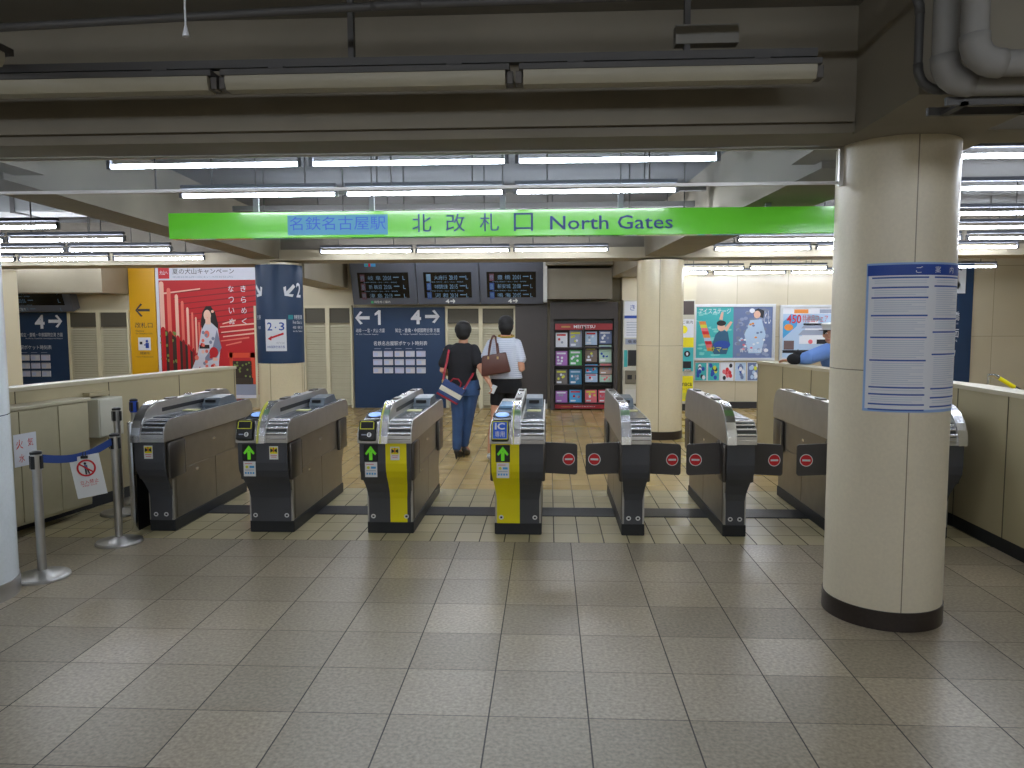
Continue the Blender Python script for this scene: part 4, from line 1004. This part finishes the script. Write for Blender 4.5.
# ================================================================ LEFT PARTITION FITTINGS
cabm = mat('cabinet beige', (180, 172, 142), .5, noise=.08)
ang = math.atan2(.52, 2.79)
t = thing('wall_cabinet', 'low beige double cabinet mounted along the left partition behind the belt posts', 'cabinet', (-4.045, 5.2, 0), -ang*.9)
MB().box(-.06, -.42, .09, .14, .78, .95, .006).build('cabinet_body', cabm, t)
MB().box(-.07, -.44, .95, .16, .8, .975, .004).build('cabinet_top', capm, t)
for a, b in ((-.41, .10), (.11, .46), (.47, .77)): MB().box(.14, a, .11, .15, b, .94, .003).build('door', cabm, t)
t = thing('junction_box', 'small beige electrical box on the left partition behind the tall post', 'electrical box', (-3.86, 6.22, 0), -ang)
MB().box(-.04, -.13, .62, .12, .15, .95, .008).build('box_body', mach, t); MB().box(.12, -.12, .63, .126, .14, .94, .003).build('door', mach, t)
MB().box(.12, .09, .76, .135, .11, .80).build('latch', black, t); MB().box(-.04, -.12, .97, .03, .1, 1.0).build('conduit_stub', partm, t)
p = Pic(.0015); p.rect(0, 0, .20, .24, white, 1); p.text('火', .02, .13, .08, .2, redp, 2, .02); p.text('気', .12, .14, .17, .2, redp, 2, .02); p.text('水', .04, .03, .09, .09, redp, 2, .02)
tag(p.build('warning_notice', loc=(-3.885, 5.215, .535)), 'white notice with red characters on the beige cabinet next to the white pillar', 'notice').rotation_euler = (0, 0, PI/2-ang*.9)

# ================================================================ BARRIER POSTS
def post(x, y, h, label, grp, head=black, cassette=True):
    t = thing('belt_post', label, 'barrier post', (x, y, 0))
    MB().lathe([(.158, 0), (.158, .012), (.15, .022), (.06, .032), (.03, .05)], n=40).build('base', steel, t, smooth=True)
    MB().lathe([(.026, .03), (.026, h-.12)], n=24).build('tube', steel, t, smooth=True)
    MB().lathe([(.032, h-.12), (.032, h-.02)], n=24).build('head', steel if head is black else head, t, smooth=True)
    MB().lathe([(.034, h-.02), (.034, h-.008), (.02, h)], n=24).build('cap', black, t, smooth=True)
    for a in (0, PI/2, PI, 3*PI/2): MB().box(-.012, -.038, h-.11, .012, -.03, h-.03, .002).xf(Matrix.Rotation(a, 4, 'Z')).build('clip', black, t)
    return t
p1 = post(-3.16, 4.43, .80, 'steel belt post nearest the camera, just right of the white pillar', 'belt posts')
p2 = post(-3.10, 5.17, .80, 'steel belt post holding the far end of the blue belt beside the gates', 'belt posts')
p3 = post(-3.57, 6.0, .89, 'tall steel belt post standing behind near the electrical box', 'belt posts')
p4 = post(-3.66, 6.42, .92, 'belt post with a blue belt head behind the leftmost gate', 'belt posts', head=mat('belt blue head', (30, 70, 170), .5))
belt = mat('blue belt', (28, 62, 132), .7)
bp_ = [(-3.16, 4.47, .745)]+[(-3.16+.06*t_, 4.47+.66*t_, .745-.05*math.sin(PI*t_)+.0*t_) for t_ in [i/12 for i in range(1, 12)]]+[(-3.10, 5.13, .745)]
bo = MB().band([(x-p1.location.x, y-p1.location.y, z) for x, y, z in bp_], .05, .003, (1, 0, 0)); bo.build('belt', belt, p1)['label'] = 'blue webbing belt'
# hanging notice on the belt
t = thing('hanging_notice', 'white no entry notice with a crossed walking figure clipped on the blue belt', 'notice', (-3.09, 4.80, .675), math.radians(20))
MB().box(-.09, -.002, -.25, .09, .002, .03).build('card', stickerw, t, rot=(0, math.radians(-9), 0))
p = Pic(.0008); p.ring(0, -.055, .046, .058, redp, 2); p.line((-.038, -.02), (.038, -.09), .010, redp, 4)
p.disc(-.002, -.024, .008, .009, ink, 3, 10); p.rect(-.011, -.062, .009, -.034, mat('print steel blue', (80, 110, 150), .5), 3); p.poly([(-.010, -.062), (0, -.062), (-.004, -.098), (-.012, -.098)], ink, 3); p.poly([(0, -.062), (.010, -.062), (.016, -.096), (.008, -.097)], ink, 3)
p.text('立入禁止', -.056, -.162, .056, -.135, redp, 2, .01); p.text('KEEP OUT', -.045, -.178, .045, -.168, redp, 2)
p.build('print', t, loc=(0, -.0025, 0), rot=(0, math.radians(-9), 0))
MB().box(-.022, -.012, .01, .022, .012, .03, .003).tube([(-.008, -.008, .03), (-.008, 0, .055), (.008, 0, .055), (.008, -.008, .03)], .003, 6).build('bulldog_clip', black, t)
# steel end panel beside the leftmost gate
t = thing('barrier_panel', 'dark upright panel with a bright steel front edge left of the first gate', 'barrier panel', (-3.145, 5.45, 0))
MB().box(-.012, .03, 0, .012, .75, .80).build('dark_panel', black, t); MB().box(-.02, -.01, 0, .02, .03, .84, .006).build('steel_edge', chrome, t, smooth=True)

# ================================================================ PEOPLE
def remesh(name, mb, m, parent, vox=.006, smooth=6):
    ms = m if isinstance(m, (list, tuple)) else [m]
    bmesh.ops.recalc_face_normals(mb.bm, faces=mb.bm.faces[:])
    me = bpy.data.meshes.new('tmp'); mb.bm.to_mesh(me); mb.bm.free()
    o = bpy.data.objects.new('tmp', me); C.objects.link(o)
    r = o.modifiers.new('r', 'REMESH'); r.mode = 'VOXEL'; r.voxel_size = vox
    s = o.modifiers.new('s', 'SMOOTH'); s.iterations = smooth; s.factor = .5
    dg = bpy.context.evaluated_depsgraph_get(); me2 = bpy.data.meshes.new_from_object(o.evaluated_get(dg))
    bpy.data.objects.remove(o)
    me2.name = name; me2.materials.clear()
    for x in ms: me2.materials.append(x)
    for p in me2.polygons: p.use_smooth = True
    q = bpy.data.objects.new(name, me2); C.objects.link(q); q.parent = parent
    return q
def limb(mb, pts, rs, n=14, flat=1):
    """tapered limb through points with rounded ends"""
    P = [Vector(p) for p in pts]; path = []; rad = []
    d0 = (P[0]-P[1]).normalized(); d1 = (P[-1]-P[-2]).normalized()
    for a, k in ((.95, .3), (.7, .72), (.35, .94)): path.append(P[0]+d0*rs[0]*a); rad.append(rs[0]*k)
    for i in range(len(P)-1):
        for j in range(4): 
            t_ = j/4; path.append(P[i].lerp(P[i+1], t_)); rad.append(rs[i]+(rs[i+1]-rs[i])*t_)
    path.append(P[-1]); rad.append(rs[-1])
    for a, k in ((.35, .94), (.7, .72), (.95, .3)): path.append(P[-1]+d1*rs[-1]*a); rad.append(rs[-1]*k)
    mb.tube(path, rad, n)
def torso(mb, secs, n=24):
    """secs: (x,y,z,rx,ry)"""
    out = []
    for a, b in zip(secs, secs[1:]):
        for j in range(4): out.append([a[i]+(b[i]-a[i])*j/4 for i in range(5)])
    out.append(list(secs[-1]))
    mb.rings([[(x+rx*math.cos(2*PI*i/n), y+ry*math.sin(2*PI*i/n), z) for i in range(n)] for x, y, z, rx, ry in out])
def head(mb, c, yaw=0, h=.115):
    """skull, jaw, nose, lips and ears; faces +y before yaw"""
    x, y, z = c; cs, sn = math.cos(yaw), math.sin(yaw)
    def R(a, b, d): return (x+a*cs-b*sn, y+a*sn+b*cs, z+d)
    mb.ell((x, y, z+.015), (.075, .09, .098)); mb.ell(R(0, .022, -.045), (.055, .06, .062))
    limb(mb, [R(0, .088, .0), R(0, .104, -.026)], [.009, .012], 8); mb.ell(R(0, .080, -.058), (.022, .012, .009), 10, 6); mb.ell(R(0, .075, -.088), (.022, .018, .016), 10, 6)
    for sg in (-1, 1): mb.ell(R(sg*.076, -.005, -.008), (.012, .018, .03), 10, 8)
    for sg in (-1, 1): mb.ell(R(sg*.035, .074, .006), (.014, .010, .009), 10, 6)
    return R
def hand(mb, wrist, d, palm_n, curl=.5, side=1, s=1.0):
    """palm + four unequal bent fingers + thumb from the side of the palm"""
    w = Vector(wrist); d = Vector(d).normalized(); nrm = Vector(palm_n); nrm = (nrm-d*nrm.dot(d)).normalized(); lat = d.cross(nrm)*side
    pc = w+d*.045*s
    for t_ in (-.028, -.010, .010, .026): limb(mb, [w+lat*t_*.6*s, w+d*.085*s+lat*t_*s], [.014*s, .0125*s], 10)
    for t_, L_ in ((.031, .072), (.011, .082), (-.010, .076), (-.029, .060)):
        L_ *= s; a = w+d*.088*s+lat*t_*s; c1 = curl; 
        b = a+(d*math.cos(c1)+nrm*math.sin(c1))*L_*.42; c = b+(d*math.cos(2*c1)+nrm*math.sin(2*c1))*L_*.32; e = c+(d*math.cos(2.7*c1)+nrm*math.sin(2.7*c1))*L_*.26
        limb(mb, [a, b, c, e], [.0095*s, .009*s, .008*s, .007*s], 8)
    a = w+d*.022*s+lat*.03*s; b = a+(d*.7+lat*.6+nrm*.4).normalized()*.034*s; c = b+(d*.85+lat*.1+nrm*.5).normalized()*.03*s
    limb(mb, [a-lat*.012*s, a, b, c], [.013*s, .013*s, .010*s, .0085*s], 8)
eyem = mat('eye white', (230, 228, 224), .3); iris = mat('dark iris', (40, 26, 20), .3); lipm = mat('lips', (176, 90, 86), .5)
def face(R, parent, loc=(0, 0, 0)):
    for sg in (-1, 1):
        MB().ell(R(sg*.03, .083, .012), (.012, .006, .007), 12, 8).build('eye', eyem, parent, smooth='all'); MB().ell(R(sg*.03, .088, .012), (.005, .003, .005), 10, 6).build('iris', iris, parent, smooth='all')
        limb_mb = MB(); limb(limb_mb, [R(sg*.016, .090, .034), R(sg*.045, .082, .036)], [.004, .003], 6); limb_mb.build('eyebrow', hair, parent)
    MB().ell(R(0, .091, -.058), (.02, .006, .006), 12, 6).build('lips', lipm, parent, smooth='all')

# --- woman with the black top, jeans and striped shoulder bag
A = thing('person', 'person in black top, blue jeans and black heels walking away, carrying a striped bag', 'person', (-1.0, 8.62, 0), 0)
b = MB()
R = head(b, (.02, .0, 1.475), -.35)
limb(b, [(.02, -.005, 1.42), (.02, -.01, 1.30)], [.052, .058])
torso(b, [(.0, 0, 1.32, .07, .06), (.0, 0, 1.27, .17, .085), (.0, 0, 1.15, .165, .10), (.01, 0, 1.0, .14, .10), (.03, 0, .88, .165, .115), (.04, .0, .78, .16, .11)])
for hx, knee, ank, toe in (((-.04, 0, .80), (-.05, -.02, .45), (-.065, -.02, .10), (-.05, .12, .045)), ((.11, 0, .80), (.06, .06, .46), (.01, .10, .12), (.035, .24, .05))):
    limb(b, [hx, knee, ank], [.088, .058, .040]); limb(b, [ank, toe], [.036, .028])
sh = (.155, 0, 1.255); el = (.235, -.14, 1.06); wr = (.335, -.27, .915)
limb(b, [sh, el, wr], [.050, .040, .026]); hand(b, wr, (.45, -.1, -.85), (-.8, .3, -.3), .7, 1)
sh2 = (-.165, 0, 1.255); el2 = (-.215, -.04, 1.03); wr2 = (-.13, .16, .95)
limb(b, [sh2, el2, wr2], [.050, .040, .026]); hand(b, wr2, (.5, .6, -.3), (.6, -.2, -.5), .8, -1)
body = remesh('body', b, skin, A, .006, 5)
face(R, A)
b = MB(); torso(b, [(.01, 0, 1.345, .075, .065), (0, 0, 1.30, .145, .085), (0, 0, 1.25, .19, .105), (0, 0, 1.12, .182, .12), (.0, 0, 1.0, .165, .118), (.02, 0, .86, .185, .132), (.03, 0, .80, .19, .135)])
limb(b, [(.14, 0, 1.265), (.205, -.085, 1.12)], [.066, .070]); limb(b, [(-.14, 0, 1.265), (-.20, -.03, 1.11)], [.066, .068])
remesh('top', b, mat('black cotton', (26, 25, 30), .85, bump=.3, nscale=14), A, .007, 6)
b = MB(); jean = mat('blue denim', (62, 92, 140), .85, noise=.25, nscale=9)
torso(b, [(.03, 0, .92, .165, .12), (.035, -.01, .82, .176, .128), (.035, -.005, .74, .17, .12)])
limb(b, [(-.045, -.01, .78), (-.05, -.02, .45), (-.065, -.02, .13)], [.096, .068, .052]); limb(b, [(.105, -.01, .78), (.06, .06, .46), (.01, .10, .15)], [.094, .067, .051])
remesh('jeans', b, jean, A, .007, 6)
hm = MB(); hm.ell((.02, -.012, 1.50), (.10, .106, .092)); hm.ell((.022, -.045, 1.455), (.084, .068, .08)); hm.ell((.022, -.02, 1.535), (.088, .092, .065)); remesh('hair', hm, hair, A, .008, 5)
shoe = mat('black leather shoe', (18, 18, 20), .3)
for nm, ax, ay, az in (('s', -.065, -.02, .05), ('t', .01, .10, .06)):
    b = MB(); limb(b, [(ax, ay-.03, az+.035), (ax+.004, ay+.02, az+.01), (ax+.02, ay+.13, .028), (ax+.028, ay+.19, .022)], [.034, .036, .038, .022]); limb(b, [(ax, ay-.045, az+.02), (ax, ay-.055, .0)], [.022, .008], 8)
    remesh('shoe', b, shoe, A, .005, 3)
b = MB().box(-.028, -.004, -.05, .028, .004, .05, .003); cd = b.build('card_case', white, None, loc=(-1.0+.385, 8.62-.30, .835), rot=(.3, .4, .3)); tag(cd, 'small white card case held in the right hand of the person in black', 'card case')
# her bag
BG = thing('shoulder_bag', 'navy, cream and red striped shoulder bag with red straps on the person in black', 'bag', (-1.10, 8.43, .80))
rotb = Matrix.Rotation(math.radians(30), 4, 'Y')
BG.scale = (.9, .9, .88)
for z0, z1, m_, nm in ((.02, .105, mat('bag navy', (52, 72, 120), .7), 'navy_band'), (-.045, .02, mat('bag cream', (214, 208, 192), .7), 'cream_band'), (-.09, -.045, mat('bag navy', (52, 72, 120), .7), 'navy_band'), (-.115, -.09, mat('bag red', (150, 26, 44), .6), 'red_base')):
    MB().box(-.15+max(0, -z0)*.0, -.04, z0, .15, .045, z1, .008).xf(rotb).build(nm, m_, BG)
redl = MC['bag red']
MB().tube([rotb @ Vector(v) for v in [(-.07, -.02, .10), (-.06, -.03, .16), (0, -.03, .185), (.06, -.03, .16), (.07, -.02, .10)]], .010, 8).build('handle', redl, BG, smooth=True)
MB().band([(-.10, -.01, .14), (-.09, .02, .25), (-.06, .06, .38), (-.045, .09, .49), (-.04, .17, .555), (-.035, .28, .52), (-.02, .31, .40)], .026, .004, (0, -1, 0)).build('strap', redl, BG)
MB().band([(.15, 0, .02), (.19, .01, .08), (.235, .03, .16), (.262, .10, .21), (.27, .2, .26)], .026, .004, (0, -1, 0)).build('strap', redl, BG)
for q in ((-.105, -.015, .13), (.15, -.005, .02)): MB().box(q[0]-.012, q[1]-.01, q[2]-.02, q[0]+.012, q[1]+.01, q[2]+.02, .003).build('buckle', mat('gold metal', (216, 190, 130), .3, 1), BG)

# --- person in the striped white shirt with the brown handbag
Bp = thing('person', 'person in white striped shirt and black shorts walking away with a brown handbag', 'person', (-.525, 8.57, 0))
Bp.scale = (1.02, 1.02, 1.02)
b = MB(); R = head(b, (.04, .01, 1.515), .25)
limb(b, [(.04, -.005, 1.46), (.035, -.01, 1.35)], [.055, .062])
torso(b, [(.03, 0, 1.37, .08, .065), (.02, 0, 1.31, .155, .09), (.02, 0, 1.18, .155, .105), (.03, 0, 1.03, .14, .10), (.04, 0, .92, .16, .115), (.04, .0, .80, .155, .11)])
for hx, knee, ank, toe in (((-.04, 0, .82), (-.085, -.03, .46), (-.135, -.10, .10), (-.13, .02, .04)), ((.12, 0, .82), (.12, .10, .47), (.10, .12, .09), (.11, .26, .035))):
    limb(b, [hx, knee, (knee[0]*.6+ank[0]*.4, knee[1]*.6+ank[1]*.4-.012, knee[2]*.6+ank[2]*.4), ank], [.088, .052, .056, .036]); limb(b, [ank, toe], [.036, .028])
limb(b, [(.165, 0, 1.29), (.215, -.04, 1.03), (.15, .20, 1.00)], [.050, .040, .027]); hand(b, (.15, .20, 1.00), (-.6, .6, .2), (-.5, -.5, -.3), .8, 1)
limb(b, [(-.125, 0, 1.29), (-.20, -.03, 1.06), (-.15, .18, 1.02)], [.050, .040, .027]); hand(b, (-.15, .18, 1.02), (.5, .7, .2), (.5, -.4, -.4), .8, -1)
remesh('body', b, skin, Bp, .006, 5); face(R, Bp)
b = MB(); torso(b, [(.035, 0, 1.39, .085, .07), (.02, 0, 1.345, .14, .09), (.02, 0, 1.28, .175, .11), (.02, 0, 1.15, .17, .12), (.03, 0, 1.03, .175, .12), (.04, 0, .92, .185, .13)])
limb(b, [(.155, 0, 1.305), (.205, -.02, 1.14)], [.062, .062]); limb(b, [(-.12, 0, 1.305), (-.185, -.02, 1.16)], [.062, .062])
remesh('striped_shirt', b, stripe_mat('white striped jersey', (212, 216, 228), (150, 160, 184), .022, .3), Bp, .007, 6)
b = MB(); torso(b, [(.04, 0, .95, .165, .12), (.04, 0, .84, .18, .13), (.04, 0, .76, .172, .122)])
limb(b, [(-.04, 0, .80), (-.06, -.01, .66)], [.098, .085]); limb(b, [(.12, 0, .80), (.125, .03, .66)], [.098, .085])
remesh('shorts', b, mat('black shorts cloth', (22, 22, 26), .9), Bp, .007, 4)
hm = MB(); hm.ell((.04, -.008, 1.545), (.09, .10, .085)); hm.ell((.04, -.035, 1.50), (.085, .072, .09)); hm.ell((.04, -.03, 1.43), (.06, .045, .04)); remesh('hair', hm, hair, Bp, .008, 5)
MB().tube([(.04+.085*math.cos(a), -.0+.075*math.sin(a), 1.395+.012*math.sin(a)) for a in [2*PI*i/20 for i in range(21)]], .011, 8).build('scarf', mat('yellow brown scarf', (170, 140, 50), .8, noise=.5, nscale=40), Bp, smooth=True)
for ax, ay in ((-.135, -.10), (.10, .12)):
    b = MB(); limb(b, [(ax, ay-.035, .055), (ax+.002, ay+.02, .05), (ax+.008, ay+.13, .034), (ax+.01, ay+.18, .03)], [.038, .042, .040, .026]); remesh('shoe', b, mat('white trainer', (208, 208, 212), .5), Bp, .005, 3)
HB = thing('handbag', 'large brown leather handbag hanging from the shoulder of the person in white', 'bag', (-.60, 8.375, 1.115))
brown = mat('brown leather', (88, 52, 44), .38, bump=.3, nscale=12)
b = MB(); rr_ = Matrix.Rotation(math.radians(-9), 4, 'Y')
b.prism([(-.17, -.115), (.165, -.115), (.145, .11), (-.125, .11)], -.045, .05, 'y').xf(rr_)
bmesh.ops.bevel(b.bm, geom=b.bm.edges[:], offset=.016, segments=3, affect='EDGES', profile=.5); b.build('bag_body', brown, HB, smooth=True)
for dy in (-.035, .035): MB().band([(-.07, dy, .10), (-.055, dy+.02, .19), (-.045, .09+dy*.4, .27), (-.02, .16+dy*.4, .315), (.01, .20, .29), (.03, dy+.03, .2), (.045, dy, .10)] if dy > 0 else [(-.07, dy-.012, .08), (-.06, dy-.01, .17), (-.05, .04, .25), (-.03, .12, .31), (0, .13, .30), (.02, .03, .2), (.035, dy-.012, .08)], .018, .006, (0, -1, 0)).build('handle', brown, HB)
for x in (-.07, .035): MB().box(x-.010, -.056, .055, x+.010, -.044, .085, .002).build('buckle', MC['gold metal'], HB)

# --- uniformed person leaning on the right partition (mostly behind the pillar)
S = thing('person', 'person in light blue uniform shirt and white cap leaning on the right partition', 'person', (3.19, 8.66, 0))
cap_w = mat('cap white', (226, 226, 224), .6); bl = mat('light blue uniform shirt', (108, 146, 214), .75, bump=.4, nscale=10)
b = MB(); R = head(b, (-.02, -.05, 1.43), 2.6)
limb(b, [(0, -.03, 1.37), (.05, -.0, 1.28)], [.055, .062])
torso(b, [(.04, 0, 1.29, .10, .08), (.07, .02, 1.22, .17, .12), (.12, .05, 1.08, .165, .125), (.17, .08, .94, .15, .12), (.2, .1, .82, .165, .12)])
for sg in (-1, 1): limb(b, [(.2+sg*.04, .1+sg*.07, .84), (.19+sg*.04, .1+sg*.08, .46), (.2+sg*.04, .11+sg*.09, .09)], [.09, .058, .04]); limb(b, [(.2+sg*.04, .11+sg*.09, .09), (.09+sg*.03, .05+sg*.09, .035)], [.036, .03])
limb(b, [(-.06, -.08, 1.24), (-.33, -.20, 1.165), (-.46, -.06, 1.14)], [.052, .042, .028]); hand(b, (-.46, -.06, 1.14), (-.5, .8, 0), (0, 0, -1), .25, -1)
limb(b, [(.10, .14, 1.24), (-.12, .20, 1.16), (-.32, .12, 1.15)], [.052, .042, .028]); hand(b, (-.30, .13, 1.15), (-.8, -.4, 0), (0, 0, -1), .25, 1)
remesh('body', b, skin, S, .007, 5); face(R, S)
b = MB(); torso(b, [(.03, 0, 1.32, .095, .08), (.06, .02, 1.25, .18, .14), (.11, .05, 1.10, .19, .15), (.16, .08, .96, .17, .14), (.2, .1, .84, .18, .135)])
limb(b, [(-.05, -.07, 1.25), (-.31, -.20, 1.175), (-.40, -.12, 1.155)], [.088, .078, .055]); limb(b, [(.10, .13, 1.25), (-.12, .20, 1.175), (-.24, .15, 1.165)], [.080, .062, .048])
remesh('uniform_shirt', b, bl, S, .008, 6)
b = MB(); torso(b, [(.19, .1, .93, .165, .13), (.2, .1, .84, .178, .135), (.2, .1, .76, .17, .13)])
for sg in (-1, 1): limb(b, [(.2+sg*.04, .1+sg*.07, .8), (.19+sg*.04, .1+sg*.08, .46), (.2+sg*.04, .11+sg*.09, .10)], [.1, .078, .066])
remesh('trousers', b, mat('navy trousers', (34, 40, 60), .8), S, .009, 4)
for sg in (-1, 1):
    b = MB(); limb(b, [(.22+sg*.04, .12+sg*.09, .045), (.09+sg*.03, .05+sg*.09, .035)], [.042, .036]); remesh('shoe', b, shoe, S, .007, 2)
hm = MB(); hm.ell((-.015, -.042, 1.455), (.086, .094, .07)); remesh('hair', hm, hair, S, .008, 4)
MB().lathe([(.088, 1.475), (.092, 1.49), (.098, 1.53), (.11, 1.545), (.09, 1.56), (.02, 1.565)], -.02, -.05, 28).build('cap', cap_w, S, smooth=True)
MB().prism([(-.02+.13*math.cos(a), -.05+.13*math.sin(a)) for a in [PI*(.9+.7*i/8) for i in range(9)]]+[(-.02+.08*math.cos(a), -.05+.08*math.sin(a)) for a in [PI*(1.6-.7*i/8) for i in range(9)]], 1.474, 1.482, 'z').build('cap_peak', black, S)
BB = thing('black_bag', 'soft black bag resting on the right partition beside the uniformed arm', 'bag', (2.74, 8.50, 1.10))
BB.scale = (.85, .85, .85)
b = MB(); b.ell((0, 0, .07), (.10, .07, .075)); b.ell((.05, .02, .12), (.07, .06, .06)); remesh('bag_body', b, mat('black nylon', (20, 20, 24), .8, bump=.5, nscale=20), BB, .008, 2)
MB().tube([(-.02, 0, .12), (.0, 0, .17), (.05, .02, .19), (.08, .02, .15)], .006, 8).build('handle', black, BB, smooth=True)

# ================================================================ LIGHT, VIEW
w = bpy.data.worlds.new('world'); bpy.context.scene.world = w; w.use_nodes = True
w.node_tree.nodes['Background'].inputs[0].default_value = (.5, .55, .6, 1); w.node_tree.nodes['Background'].inputs[1].default_value = .06
sc = bpy.context.scene
sc.view_settings.view_transform = 'Standard'; sc.view_settings.look = 'None'; sc.view_settings.exposure = 1.0; sc.view_settings.gamma = 1; sc.view_settings.use_curve_mapping = False
